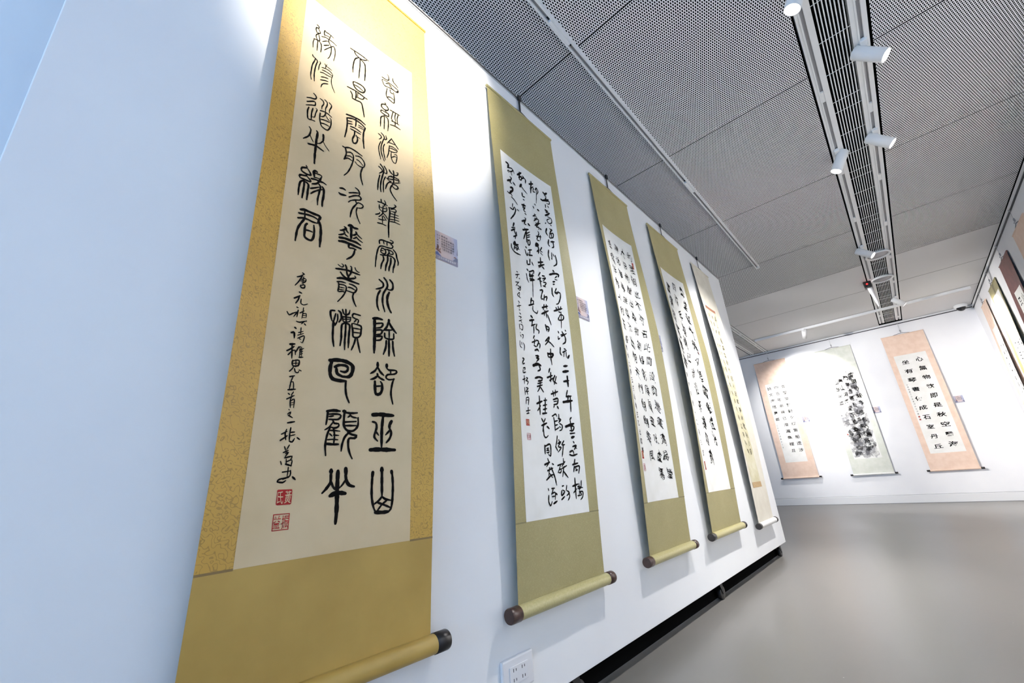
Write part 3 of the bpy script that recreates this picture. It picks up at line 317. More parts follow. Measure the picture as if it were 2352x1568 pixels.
INK2 = """87 -300,3401 -268,3400 -282,3353/56 -287,3349 -253,3368 -219,3378 -217,3353 -257,3323 -276,3327 -287,3308 -268,3309/47 -239,3320 -228,3297/43 -206,3371 -191,3339/56 -259,3262 -236,3262/86 -304,3193 -258,3230/60 -242,3255 -266,3199 -243,3199/86 -218,3222 -196,3209/85 -268,3139 -234,3157 -243,3119 -279,3090/68 -314,3068 -286,3068 -232,3132/59 -275,3078 -250,3057/50 -266,3041 -229,3033 -186,3004/42 -254,2976 -265,2929/58 -300,2908 -257,2912 -240,2943/62 -234,2949 -217,2934 -243,2871 -305,2789/58 -193,2947 -175,2941/74 -260,2770 -279,2730/65 -311,2670 -253,2717/49 -301,2705 -251,2731/57 -263,2705 -258,2674 -230,2675/61 -283,2625 -231,2661/57 -237,2691 -261,2614/73 -269,2583 -293,2546 -223,2573/60 -261,2574 -295,2494/48 -255,2545 -226,2552 -250,2508 -267,2526 -215,2531/64 -329,2531 -328,2496 -283,2474 -207,2482/88 -148,3354 -90,3412/70 -114,3405 -124,3315/61 -131,3334 -90,3366 -100,3322 -128,3316/62 -74,3383 -56,3378 -88,3344/62 -66,3372 -34,3364 -39,3323/103 -101,3272 -127,3231/48 -99,3247 -64,3225 -27,3208/68 -102,3177 -97,3143 -68,3148/60 -91,3109 -77,3110/93 -118,3037 -70,3051/67 -88,3060 -107,3014 -78,3021/59 -77,3029 -101,2988 -74,2980/67 -85,2960 -68,2955/50 -96,2909 -78,2907/83 -139,2852 -89,2887/66 -84,2897 -108,2843 -85,2843/100 -51,2863 -33,2857/82 -136,2764 -58,2804/65 -110,2794 -86,2763/64 -100,2757 -138,2671/64 -89,2776 -99,2655/57 -93,2746 -43,2783/49 -81,2731 -41,2756/45 -88,2707 -44,2734/56 -81,2690 -79,2637 -54,2654 -53,2695 -83,2676/80 -119,2599 -109,2594/55 -133,2564 -111,2517 -94,2550/64 -86,2580 -38,2603/55 -62,2590 -73,2539/79 -83,2532 -36,2547/91 16,3342 74,3379/80 51,3390 29,3249/63 29,3296 74,3344/54 77,3330 67,3285 97,3294/55 100,3319 124,3356 145,3328 125,3285/40 124,3356 112,3248 100,3168/53 73,3143 86,3135/61 44,3102 56,3086/97 110,3097 128,3095/60 29,2988 71,3023/52 53,3025 57,2986/43 69,3007 86,2993 45,2966/52 37,2940 75,2976 108,2981 88,2935 59,2929/60 45,2894 88,2935 128,2953/51 108,2944 63,2887 102,2898 94,2872/77 115,2889 131,2888/59 81,2845 92,2821/67 49,2781 117,2803/54 87,2819 54,2748 91,2750/54 109,2814 102,2761/91 26,2674 39,2700 66,2697 25,2666/74 55,2686 64,2648 53,2602/57 37,2616 69,2650/57 111,2687 86,2643 113,2639/49 83,2621 113,2608/92 223,3357 246,3349 280,3378/60 239,3333 262,3325/91 178,3251 208,3254 293,3304/55 261,3316 239,3265 300,3287 295,3252 260,3244/63 236,3217 237,3185/58 270,3217 282,3203/98 227,3150 260,3150/67 233,3129 286,3138/89 217,3084 275,3125/52 250,3083 296,3080 298,3035 258,3010 234,3038 276,3072/52 203,2987 214,2999/65 279,3000 288,2996/76 214,2935 198,2888 217,2859/64 258,2950 293,2941/64 286,2953 250,2894/55 248,2886 298,2913 290,2865 242,2843 247,2878/46 274,2903 266,2852/71 224,2814 212,2762 228,2746/83 254,2803 301,2821/62 282,2810 283,2759 258,2739/69 207,2696 195,2642 205,2589/44 245,2681 239,2607 232,2619/48 261,2672 275,2648/48 290,2660 300,2642/60 290,2666 299,2607 289,2570 252,2542/77 235,2489 248,2482/84 180,2431 245,2462 301,2467 293,2442/51 274,2441 248,2418/50 246,2403 273,2403/75 218,2369 242,2380/67 217,2344 234,2352/66 194,2301 190,2243 205,2219/49 251,2313 226,2267 252,2259 270,2289/56 235,2269 290,2276 287,2225 257,2168 227,2151/71 190,2079 294,2124/56 218,2117 232,2093/56 247,2134 252,2104/56 279,2138 276,2116/56 249,2083 271,2080/55 241,2026 233,2004 287,2015 301,2052 267,2059 241,2026/35 276,2088 268,2004 259,1931/55 212,1892 219,1877/47 205,1844 205,1818 226,1835/54 262,1898 267,1875 239,1864/53 246,1852 312,1890/61 269,1889 293,1847 287,1806 254,1784/54 303,1919 306,1909/61 217,1745 209,1696 225,1679/53 265,1743 282,1739/53 242,1708 289,1731/45 262,1723 250,1670/45 282,1714 280,1668/82 297,1667 317,1692/79 40,2506 107,2535/78 40,2470 119,2513/65 77,2568 69,2470/52 72,2493 42,2453/78 95,2479 113,2467/59 51,2410 21,2367/59 11,2329 59,2359/63 39,2359 46,2271/51 34,2323 64,2325/64 77,2386 112,2394/51 78,2358 120,2379 85,2339/51 83,2324 122,2330 87,2283/59 78,2288 111,2287/67 26,2230 62,2241 46,2202/53 46,2202 30,2152 60,2158/58 80,2201 67,2146/58 72,2175 112,2193 97,2151/70 33,2069 109,2103/57 61,2104 45,2052/57 91,2112 95,2073/69 20,2009 112,2060/56 63,2051 52,2001/56 80,2035 83,1989/56 97,2019 131,1935/71 54,1917 65,1867/64 66,1907 98,1901 83,1862/40 67,1881 91,1886/59 32,1768 85,1814 71,1779 27,1736/54 53,1782 105,1761 137,1738/65 45,1668 49,1635/77 49,1662 115,1671 92,1642 54,1636/57 89,1710 82,1637 87,1577/59 -74,2495 -80,2451/59 -116,2468 -116,2430 -76,2445/59 -52,2475 -36,2449/75 -128,2377 -116,2369/50 -143,2330 -135,2278 -119,2257/59 -100,2363 -38,2396 -42,2366/67 -93,2348 -101,2318 -45,2345/50 -89,2336 -49,2350/67 -99,2298 -45,2310/75 -96,2282 -40,2306/37 -56,2368 -68,2241 -80,2131/72 -103,2116 -119,2065/64 -147,2038 -76,2072/48 -101,2097 -77,2098 -85,2076/48 -93,2047 -94,2008 -48,1995 -31,2022/79 -130,1950 -112,1939/78 -155,1903 -95,1925/54 -116,1913 -132,1859/55 -136,1864 -81,1890/54 -103,1866 -111,1805/54 -62,1895 -77,1854 -41,1843 -49,1816/53 -109,1784 -127,1756/53 -146,1721 -92,1745/53 -109,1754 -120,1703/53 -91,1751 -59,1746 -89,1697/53 -66,1732 -44,1725 -53,1692/53 -98,1695 -126,1699/68 -117,1661 -83,1674 -71,1661/59 -114,1617 -76,1621 -107,1598 -75,1601 -111,1568/42 -283,2294 -265,2295/42 -304,2256 -244,2284/38 -270,2277 -286,2234/34 -296,2233 -286,2234/42 -254,2244 -244,2241/38 -313,2188 -269,2202/38 -263,2207 -311,2156/37 -289,2168 -248,2164 -288,2137/37 -241,2180 -252,2137 -282,2139/33 -300,2082 -265,2113 -269,2080/37 -295,2077 -255,2069/37 -291,2029 -272,2020/40 -318,1976 -259,2002/32 -289,2004 -283,1969/32 -290,1955 -275,1957/36 -288,1928 -269,1925/32 -303,1896 -267,1901 -284,1884/32 -302,1857 -260,1879/31 -276,1868 -264,1848/39 -301,1831 -301,1789/35 -285,1835 -256,1832 -265,1793 -290,1798/31 -299,1763 -294,1762/35 -297,1744 -288,1731/35 -276,1752 -256,1754 -269,1724/34 -313,1693 -313,1653 -289,1644/34 -289,1688 -287,1665/34 -264,1688 -252,1667 -262,1628/52 -290,1562 -271,1560 -293,1533 -290,1517 -270,1527/88 235,1584 279,1594/97 218,1534 284,1549/76 215,1451 277,1466/86 264,1499 263,1414/60 246,1379 226,1331/70 226,1327 287,1336/60 252,1337 239,1295/90 181,1278 293,1299/59 275,1335 263,1207/59 259,1159 238,1142/88 180,1084 282,1112/58 243,1134 247,1047/58 218,1093 278,1088 261,1056 224,1055/58 226,1031 282,1037/87 240,1001 271,1009/58 253,970 263,959/58 240,932 284,940 255,909/58 196,890 235,901 243,879/57 193,871 228,864 285,875/48 254,939 286,917/57 248,834 235,797/67 217,797 280,807/57 233,782 220,745/57 238,778 294,784 279,733/47 248,767 264,752/47 246,752 271,759/66 189,642 253,654/60 224,698 216,553/47 193,596 235,622/47 266,657 269,606/47 300,677 285,627 247,622/47 250,636 309,626/47 262,599 304,597 298,562 270,542/37 238,572 288,576 266,592 249,565/62 53,1539 34,1503/73 9,1458 76,1484/62 60,1507 49,1431/52 37,1438 93,1470/62 108,1488 82,1443 123,1424/51 126,1482 90,1412/61 39,1329 126,1359/50 62,1356 68,1312/51 96,1367 88,1322/60 58,1287 116,1301 104,1260 58,1248/40 62,1272 107,1280/50 63,1241 54,1224/70 100,1236 113,1221/49 25,1156 71,1175 80,1156/49 41,1146 47,1101 44,1048/49 43,1116 88,1126/49 44,1085 83,1095/49 52,1055 92,1072/49 108,1174 105,1119/49 97,1142 127,1136 98,1111/49 109,1104 138,1090 126,1059 100,1050/39 99,1080 117,1074/48 62,1007 49,966 31,929/57 31,929 50,900/48 59,951 99,967 62,929 97,923 55,889/48 76,981 80,967/58 136,972 107,945/48 113,941 144,946/52 126,945 111,893 98,857/56 32,793 96,806/46 70,799 30,743/46 46,764 71,767 60,743 36,743/47 108,842 107,799/47 123,820 80,785/47 77,770 142,791/46 104,784 80,714/56 98,749 145,705/46 62,648 81,651/54 51,618 45,585 85,609 63,621/54 40,558 79,576/46 117,649 105,615/46 117,615 138,599 105,581/46 138,599 139,572 117,549/102 -157,1529 -103,1551 -60,1546/61 -80,1538 -71,1511 -105,1494/70 -145,1432 -99,1447 -52,1446/60 -56,1441 -66,1420/60 -110,1414 -65,1424/50 -119,1393 -61,1409/60 -129,1369 -64,1389/50 -85,1413 -98,1365 -128,1330/59 -86,1366 -56,1335/68 -153,1236 -82,1262/57 -114,1297 -122,1157/48 -148,1185 -106,1226/49 -63,1268 -25,1276/48 -41,1289 -59,1169/49 -75,1229 -30,1240/58 -79,1198 -35,1209/68 -90,1167 -40,1175/57 -108,1129 -93,1107/47 -65,1131 -88,1100/67 -115,1077 -52,1099/47 -91,1078 -109,1034/47 -98,1070 -96,1005 -74,992 -48,1007/67 -49,1073 -27,1059/64 -100,934 -103,877/55 -95,930 -34,942 -40,864 -63,871/46 -80,913 -55,917/46 -82,899 -58,903 -60,885 -84,885/63 -120,801 -59,818/45 -79,843 -71,815 -99,788/46 -31,807 -14,800/54 -91,760 -30,776/44 -65,780 -85,726/53 -113,697 -62,725 -31,731/45 -71,739 -41,711/54 -47,780 -16,717 -2,658/43 -104,640 -100,626/51 -105,594 -111,555 -93,528 -72,552/44 -64,638 -29,639/43 -47,637 -70,598/44 -69,605 -28,609 -36,563/44 -67,585 -32,586/61 -57,538 -14,552/62 -17,602 -7,594/41 -292,1485 -265,1494 -274,1473/40 -294,1473 -297,1450 -262,1460/40 -310,1395 -275,1408/40 -286,1429 -289,1368/40 -261,1418 -242,1417 -264,1399/40 -271,1394 -239,1391 -255,1366/39 -291,1339 -290,1287/39 -271,1341 -246,1338 -274,1319/39 -281,1310 -242,1319/39 -262,1313 -258,1291/38 -280,1266 -286,1222/39 -274,1267 -248,1270 -257,1218/29 -276,1249 -257,1253/38 -292,1168 -241,1180/38 -264,1196 -269,1152/38 -288,1150 -256,1157"""
def smooth_poly(p, step=0.004):
    if len(p) == 2: n = max(2, int((p[1]-p[0]).length/0.012)); return [p[0].lerp(p[1], i/n) for i in range(n+1)]
    closed = (p[0]-p[-1]).length < 0.004; out = []
    for i in range(len(p)-1):
        a = p[i-1] if i else (p[-2] if closed else p[0]*2-p[1]); d = p[i+2] if i+2 < len(p) else (p[1] if closed else p[-1]*2-p[-2])
        b0, c0 = p[i], p[i+1]; n = max(2, int((c0-b0).length/step))
        for k in range(n):
            t = k/n
            out.append(0.5*((2*b0) + (c0-a)*t + (2*a-5*b0+4*c0-d)*t*t + (3*b0-a-3*c0+d)*t**3))
    out.append(p[-1]); return out
def stroke(m, pts, wid, put, taper=(0.85, 0.62), mi=0, wob=0.10):
    """one brush stroke: a ribbon with round ends, slightly uneven in width, laid on the sheet by put(x, z)"""
    P = smooth_poly(pts); n = len(P); ph = rnd.random()*6.28
    tot = sum((P[i+1]-P[i]).length for i in range(n-1)) or 1e-6; s = 0.0; rows = []
    for i in range(n):
        if i: s += (P[i]-P[i-1]).length
        d = P[min(i+1,n-1)] - P[max(i-1,0)]
        d = d.normalized() if d.length > 1e-9 else Vector((1,0))
        nn = Vector((-d.y, d.x)); t = s/tot
        h = wid/2*(taper[0] + (1-taper[0])*min(1, t/0.12))*(1 if t < 0.75 else 1-(1-taper[1])*((t-0.75)/0.25))
        h *= 1 + wob*math.sin(s*260+ph) + 0.5*wob*math.sin(s*610+2*ph)
        rows.append((P[i], nn, h, d))
    vs = []; fs = []
    p, nn, h, d = rows[0]; cap = [p + (nn*math.cos(a) - d*math.sin(a))*h for a in (PI*0.25, PI*0.5, PI*0.75)]
    p2, nn2, h2, d2 = rows[-1]; cap2 = [p2 + (nn2*math.cos(a) + d2*math.sin(a))*h2 for a in (PI*0.25, PI*0.5, PI*0.75)]
    for (q, e, hh, _) in rows: vs += [q+e*hh, q-e*hh]
    for i in range(n-1): fs.append((2*i, 2*i+1, 2*i+3, 2*i+2))
    k = len(vs); vs += cap; fs.append((0, k, k+1, k+2, 1)); k = len(vs); vs += cap2; fs.append((2*n-2, 2*n-1, k+2, k+1, k))
    m.add([put(v.x, v.y) for v in vs], fs, mi)
def strokes(parent, data, put, weight=1.25):
    """all strokes of a sheet, inked onto its mesh"""
    mi = sheet_slot(parent, M_INK)
    for s in data.split('/'):
        a = s.split(' ')
        P = [Vector((int(q.split(',')[0])/2000.0, int(q.split(',')[1])/2000.0)) for q in a[1:]]
        stroke(SHEETS[parent][0], P, int(a[0])/10000.0*weight, put, mi=mi)
GLY = {}
_cu = bpy.data.curves.new('lettering', 'FONT'); _cu.size = 1.0; _cu.resolution_u = 2
_to = bpy.data.objects.new('lettering', _cu); C.objects.link(_to)
def glyph(ch, bold=0.0):
    """outline of one written character, centred on its own box, about one unit high"""
    if (ch, bold) not in GLY:
        _cu.body = ch; _cu.offset = bold
        bpy.context.view_layer.update()
        me = bpy.data.meshes.new_from_object(_to.evaluated_get(bpy.context.evaluated_depsgraph_get()))
        v = [(p.co.x, p.co.y) for p in me.vertices]; f = [tuple(p.vertices) for p in me.polygons]
        bpy.data.meshes.remove(me)
        if v:
            xs = [p[0] for p in v]; ys = [p[1] for p in v]; cx, cy = (min(xs)+max(xs))/2, (min(ys)+max(ys))/2
            v = [(p[0]-cx, p[1]-cy) for p in v]
        GLY[(ch, bold)] = (v, f)
    return GLY[(ch, bold)]
def write(m, ch, x, z, w, h, put, brush=0.05, bold=0.012, shear=0.0, rot=0.0, mi=0):
    """one character in a hand-brushed version: warped, leaning, with uneven edges"""
    v, f = glyph(ch, bold); a, b_, c_, d_ = (rnd.uniform(2, 5) for _ in range(4)); p = [rnd.random()*6.28 for _ in range(6)]
    out = []
    for (u, t) in v:
        uu = u + brush*math.sin(a*t*1.6+p[0]) + 0.22*brush*math.sin(17*t+p[2]) + 0.12*brush*math.sin(41*u+p[4])
        tt = t + brush*math.sin(b_*u*1.6+p[1]) + 0.22*brush*math.sin(19*u+p[3]) + 0.12*brush*math.sin(37*t+p[5])
        uu += shear*tt; tt += rot*uu
        out.append(put(x + uu*w, z + tt*h))
    m.add(out, f, mi)
def seal(parent, put, x0, z0, x1, z1, white, text):
    """small red seal; white characters cut out of a red square, or red characters in a red frame"""
    m = MB(); w_, h_ = x1-x0, z1-z0
    if white:
        r = 0.12*w_; n = 6; pts = []
        for (cx, cz, a0) in ((x1-r, z1-r, 0), (x0+r, z1-r, PI/2), (x0+r, z0+r, PI), (x1-r, z0+r, 1.5*PI)):
            for i in range(n): a = a0 + PI/2*i/(n-1); k = 1+rnd.uniform(-.25,.1); pts.append(put(cx+r*k*math.cos(a), cz+r*k*math.sin(a)))
        m.add(pts, [tuple(range(len(pts)))], 0); mi = 1
    else:
        e = 0.05*w_
        for (a, b2) in (((x0,z0),(x1,z0+e)), ((x0,z1-e),(x1,z1)), ((x0,z0),(x0+e,z1)), ((x1-e,z0),(x1,z1))):
            m.add([put(*a), put(b2[0],a[1]), put(*b2), put(a[0],b2[1])], [(0,1,2,3)], 0)
        mi = 0
    put2 = lambda x, z: put(x, z, 0.0004)
    nrow = max(1, len(text)//2); cols = 2 if len(text) > 1 else 1
    for i, ch in enumerate(text):
        c, r = divmod(i, (len(text)+1)//cols)
        cw = w_/cols; rh = h_/((len(text)+1)//cols)
        write(m, ch, x1-cw*(c+.5), z1-rh*(r+.5), cw*0.92, rh*0.88, put2, 0.03, 0.0, mi=mi)
    return m.build('seal', [M_SEAL, M_PAPER_CREAM if white else M_SEAL], parent)

# ------------------------------------------------------------------ hanging scrolls
# partition scrolls: centre x, width, z of the rod, z of the roller axis, curl, lean
SCR = {1:(0.462,0.501,2.469,0.375,0.046,0.0), 2:(1.283,0.478,2.469,0.369,0.034,0.036), 3:(2.136,0.468,2.469,0.369,0.045,0.04),
       4:(2.962,0.55,2.469,0.369,0.045,0.024), 5:(3.80,0.43,2.455,0.322,0.035,-0.08)}
def off(x, z, W, H, C):
    t = min(1.0, max(0.0, z/H))
    return 0.034 - 0.021*t + C*abs(2*x/W)**2.5*math.sin(math.pi*t)**1.2*(1.0 if t < 0.55 else 1.0 - 0.9*(t-0.55)**1.0/0.45*0.55)

def sheet(W, H, Cc, lean, x0, x1, z0, z1, lift, nx=22, nz=40, hole=None):
    """part of the scroll's cloth: a grid on its curved surface"""
    vs = []; fs = []
    for j in range(nz+1):
        z = z0+(z1-z0)*j/nz
        for i in range(nx+1):
            x = x0+(x1-x0)*i/nx
            vs.append((x+lean*(z/H-.5), -(off(x, z, W, H, Cc)+lift), z))
    for j in range(nz):
        for i in range(nx):
            k = j*(nx+1)+i; fs.append((k, k+1, k+nx+2, k+nx+1))
    return vs, fs
def scroll(name, loc, rz, P, label, silk, paper, pbox, roller_silk, knob, strap=None, group=None, seam=None, roller_r=0.020, silk_plain=None):
    """P = width, height, curl, lean; pbox = paper x0, x1, z0, z1. Returns (thing, paper part, put)"""
    W, H, Cc, lean = P
    t = empty(name, loc, rz); tag(t, label, 'hanging scroll', group)
    x0, x1, z0, z1 = pbox
    m = MB()
    for (a, bq, c, d, mi, nx) in ((-W/2, W/2, -0.006, z0, 1, 24), (-W/2, W/2, z0, H+0.004, 0, 24)):
        v, f = sheet(W, H, Cc, lean, a, bq, c, d, 0.0, nx); m.add(v, f, mi, True)
    e = 0.0022                                                  # folded joints where the side strips meet the lower cloth
    for (a, bq, zz) in ((-W/2, x0, z0), (x1, W/2, z0)):
        v, f = sheet(W, H, Cc, lean, a, bq, zz-e, zz+e, 0.0008, 6, 1); m.add(v, f, 2)
    m.build('silk_mount', [silk, silk_plain or silk, seam or silk], t)
    m = MB(); v, f = sheet(W, H, Cc, lean, x0, x1, z0, z1, 0.0006, 20, 40); m.add(v, f, 0, True)
    pp = m.build('paper_sheet', None, t); SHEETS[pp] = (m, [paper])
    m = MB(); m.lathe([(0.006,-W/2-0.004),(0.007,-W/2),(0.007,W/2),(0.006,W/2+0.004)], axis_matrix((lean*.5, -0.012, H), (1,0,0)), 12)
    m.build('top_rod', silk, t)
    rr = roller_r; yb = -0.034-0.004
    m = MB(); m.lathe([(rr,-W/2-0.006),(rr,-W/2),(rr,W/2),(rr,W/2+0.006)], axis_matrix((-lean*.5, yb, -0.012), (1,0,0)), 28)
    ro = m.build('bottom_roller', roller_silk, t)
    for s in (-1, 1):
        m = MB(); kr = rr*1.06
        m.lathe([(rr*.8,0),(kr,0.0005),(kr,0.036),(kr*.93,0.040)], axis_matrix((-lean*.5+s*(W/2+0.0055), yb, -0.012), (s,0,0)), 28)
        m.build('roller_knob', knob, ro)
    if strap:
        strap(t, W, H, lean)
    def put(x, z, extra=0.0):
        return (x+lean*(z/H-.5), -(off(x, z, W, H, Cc)+0.0014+extra), z)
    return t, pp, put
def dark_strap(zrail):
    def f(t, W, H, lean):
        m = MB(); dz = zrail
        m.box((lean*.5-0.006, -0.010, H-0.002), (lean*.5+0.006, -0.0075, dz)); m.box((lean*.5-0.010, -0.017, dz-0.018), (lean*.5+0.010, -0.0065, dz+0.010))
        m.build('hanging_strap', M_DARKMETAL, t)
        m = MB(); m.tube([(lean*.5-0.06, -0.012, H+0.007), (lean*.5-0.02, -0.013, H+0.013), (lean*.5, -0.013, H+0.016), (lean*.5+0.02, -0.013, H+0.013), (lean*.5+0.06, -0.012, H+0.007)], 0.003)
        m.build('hanging_cord', M_DARKMETAL, t)
    return f
def wire_hook(zrail, dx=0.0, off_y=-0.014):
    def f(t, W, H, lean):
        x = lean*.5
        m = MB(); m.tube([(x+dx, off_y, zrail), (x+dx*.3, off_y, H+0.075)], 0.0016); m.tube([(x+dx, off_y+0.004, zrail-0.004), (x+dx, off_y-0.006, zrail+0.012)], 0.006)
        o = m.build('hanging_wire', M_ALU, t)
        m = MB(); m.lathe([(0.002,0.0),(0.007,0.008),(0.007,0.03),(0.002,0.04)], Matrix.Translation((x+dx*.3, off_y, H+0.045)), 10)
        m.tube([(x, off_y, H+0.047), (x, off_y-0.012, H+0.034), (x, off_y-0.006, H+0.020), (x, off_y+0.004, H+0.026)], 0.003)
        m.build('hook', M_GREYMETAL, o)
        m = MB(); m.tube([(x-0.11, -0.012, H+0.006), (x, -0.014, H+0.028), (x+0.11, -0.012, H+0.006)], 0.003); m.build('hanging_cord', M_DARKMETAL, t)
    return f
def pscroll(k, label, silk, paper, pbox, roller, knob, group=None, **kw):
    xc, W, zt, zb, Cc, le = SCR[k]
    return scroll('hanging_scroll', (xc, Y_PART, zb), 0.0, (W, zt-zb, Cc, le), label, silk, paper, pbox, roller, knob, dark_strap(2.583-zb), group, **kw)

G1 = 'calligraphy scrolls on the long display panel'
# 1 - seal script on cream paper, gold brocade
M_SEAM = mat('gold_fold', (120,98,58), 0.6); M_OSEAM = mat('olive_fold', (112,104,70), 0.6)
t, pp, put = pscroll(1, 'nearest and largest scroll, gold brocade mount with cream paper and seal script', M_GOLD, M_PAPER_CREAM, (-0.190, 0.187, 0.222, 1.80), M_GOLD_PLAIN, M_KNOB_BLACK, G1, seam=M_SEAM, silk_plain=M_GOLD_PLAIN, roller_r=0.021)
strokes(pp, INK1, put); strokes(pp, INK1B, put)
seal(pp, put, -0.129, 0.326, -0.098, 0.357, True, '黃氏'); seal(pp, put, -0.131, 0.279, -0.099, 0.310, False, '振益')
# 2 - cursive poem on white paper, olive brocade
t, pp, put = pscroll(2, 'olive green scroll with four columns of cursive script, second from the gold one', M_OLIVE, M_PAPER_W, (-0.184, 0.181, 0.225, 1.752), M_OLIVE_ROLL, M_KNOB_BROWN, G1, seam=M_OSEAM)
strokes(pp, INK2, put, 1.22)
seal(pp, put, -0.152, 0.533, -0.130, 0.556, True, '得月'); seal(pp, put, -0.151, 0.484, -0.129, 0.507, False, '楊印')
def columns(parent, cols, put, brush=0.07, bold=0.014, shear=0.0, rot=0.0, jit=0.0, ink=None):
    """cols: (x, z_top, pitch, width, height, text); inked onto the sheet's mesh"""
    for (x, z, dz, w_, h_, s) in cols:
        m = SHEETS[parent][0]; mi = sheet_slot(parent, ink or M_INK)
        for ch in s:
            if ch != ' ':
                k = rnd.uniform(0.86, 1.12)
                write(m, ch, x + rnd.uniform(-jit, jit), z, w_*k, h_*rnd.uniform(.88,1.1), put, brush, bold, shear + rnd.uniform(-.08,.08), rot + rnd.uniform(-.05,.05), mi=mi)
            z -= dz
# 3 - clerical-cursive on white paper, olive brocade
t, pp, put = pscroll(3, 'olive green scroll with small red seal at its upper right, third along the panel', M_OLIVE, M_PAPER_W, (-0.186, 0.172, 0.222, 1.752), M_OLIVE_ROLL, M_KNOB_BROWN, G1, seam=M_OSEAM)
columns(pp, [(0.115, 1.645, 0.0865, 0.056, 0.060, '的度稠此不可名此間浪即是蓬瀛晶瑩'), (0.036, 1.645, 0.0865, 0.050, 0.058, '大良術聞出樂物氣峰影降陰翠水虛鷹'),
            (-0.045, 1.645, 0.0865, 0.050, 0.058, '展访禪尋珠尋不出明天門朗朗乘風   '), (-0.122, 1.645, 0.0865, 0.050, 0.058, '色經伴群人何玉般')], put, 0.115, 0.0, 0.08, -0.25, 0.005)
columns(pp, [(-0.155, 0.985, 0.044, 0.026, 0.032, '青谷之詩王王山館主乙巳郭耀')], put, 0.08, 0.008)
seal(pp, put, 0.128, 1.565, 0.146, 1.610, True, '山水'); seal(pp, put, -0.176, 0.418, -0.150, 0.455, True, '郭印'); seal(pp, put, -0.176, 0.362, -0.150, 0.396, False, '耀章')
# 4 - large cursive, olive brocade
t, pp, put = pscroll(4, 'olive green scroll with bold running script, fourth along the panel', M_OLIVE, M_PAPER_W, (-0.215, 0.205, 0.220, 1.757), M_OLIVE_ROLL, M_KNOB_BLACK, G1, seam=M_OSEAM)
columns(pp, [(0.130, 1.66, 0.112, 0.066, 0.090, '雲堂望對時夕煙雷船遠涉 '), (-0.005, 1.66, 0.112, 0.066, 0.090, '四百年潮碑已波浴茶裡且蘇'), (-0.135, 1.62, 0.112, 0.075, 0.100, '重譚經意應書')], put, 0.13, 0.002, 0.05, -0.2, 0.014)
columns(pp, [(-0.165, 0.95, 0.062, 0.030, 0.040, '丙來句者十二月三友')], put, 0.1, 0.008)
seal(pp, put, 0.165, 1.14, 0.185, 1.18, False, '山'); seal(pp, put, -0.19, 0.35, -0.165, 0.40, True, '陳印')
# 5 - narrow old sheet on cream silk
t, pp, put = pscroll(5, 'cream white scroll with a narrow speckled sheet at the far end of the panel', M_CREAMSILK, M_PAPER_A, (-0.130, 0.120, 0.245, 1.755), M_WHITESILK, M_KNOB_BLACK, G1)
for (z0, z1, bm_) in ((1.730, 1.755, M_BROWNBAND), (0.245, 0.285, M_TANBAND)):
    m = MB(); v, f = sheet(0.43, 2.133, 0.035, -0.08, -0.130, 0.120, z0, z1, 0.0014, 12, 2); m.add(v, f); m.build('brocade_band', bm_, pp)
columns(pp, [(0.075, 1.67, 0.068, 0.042, 0.048, '溪山雨過暮雲收竹裡人家事事幽獨坐小窗'), (0.0, 1.67, 0.068, 0.036, 0.044, '無個事一簾花影到床頭春風吹綠江南岸明'), (-0.075, 1.67, 0.068, 0.034, 0.042, '月何時照我還清泉石上流')], put, 0.1, 0.006, 0.0, -0.1, 0.006, M_INK_PALE)

# far wall, facing the camera along the aisle
def fscroll(yc, zb, P, label, silk, paper, pbox, roller, knob):
    return scroll('hanging_scroll', (X_FAR, yc, zb), -PI/2, P, label, silk, paper, pbox, roller, knob, wire_hook(2.918-zb), 'scrolls on the far wall', roller_r=0.014)
t, pp, put = fscroll(1.672, 0.498, (0.565, 2.246, 0.012, 0.0), 'peach mounted scroll at the left of the far wall, three columns of clerical script', M_PINK, M_PAPER_W, (-0.180, 0.180, 0.27, 1.79), M_PINK, M_KNOB_BLACK)
columns(pp, [(0.125, 1.70, 0.122, 0.076, 0.066, '雲堂望對射夕煙雷船遠涉 '), (0.0, 1.70, 0.122, 0.074, 0.066, '四百年潮碑已澄滬桑裡且'), (-0.12, 1.70, 0.122, 0.076, 0.066, '詩文海增舊鑑')], put, 0.025, 0.012)
columns(pp, [(-0.155, 0.97, 0.052, 0.022, 0.030, '乙巳年秋月書於三友')], put, 0.04, 0.0)
t, pp, put = fscroll(0.610, 0.490, (0.545, 2.240, 0.012, 0.0), 'pale green scroll with dark characters over an ink wash landscape, middle of far wall', M_PALEGREEN, M_PAPER_W, (-0.195, 0.185, 0.245, 1.85), M_WHITESILK, M_KNOB_BLACK)
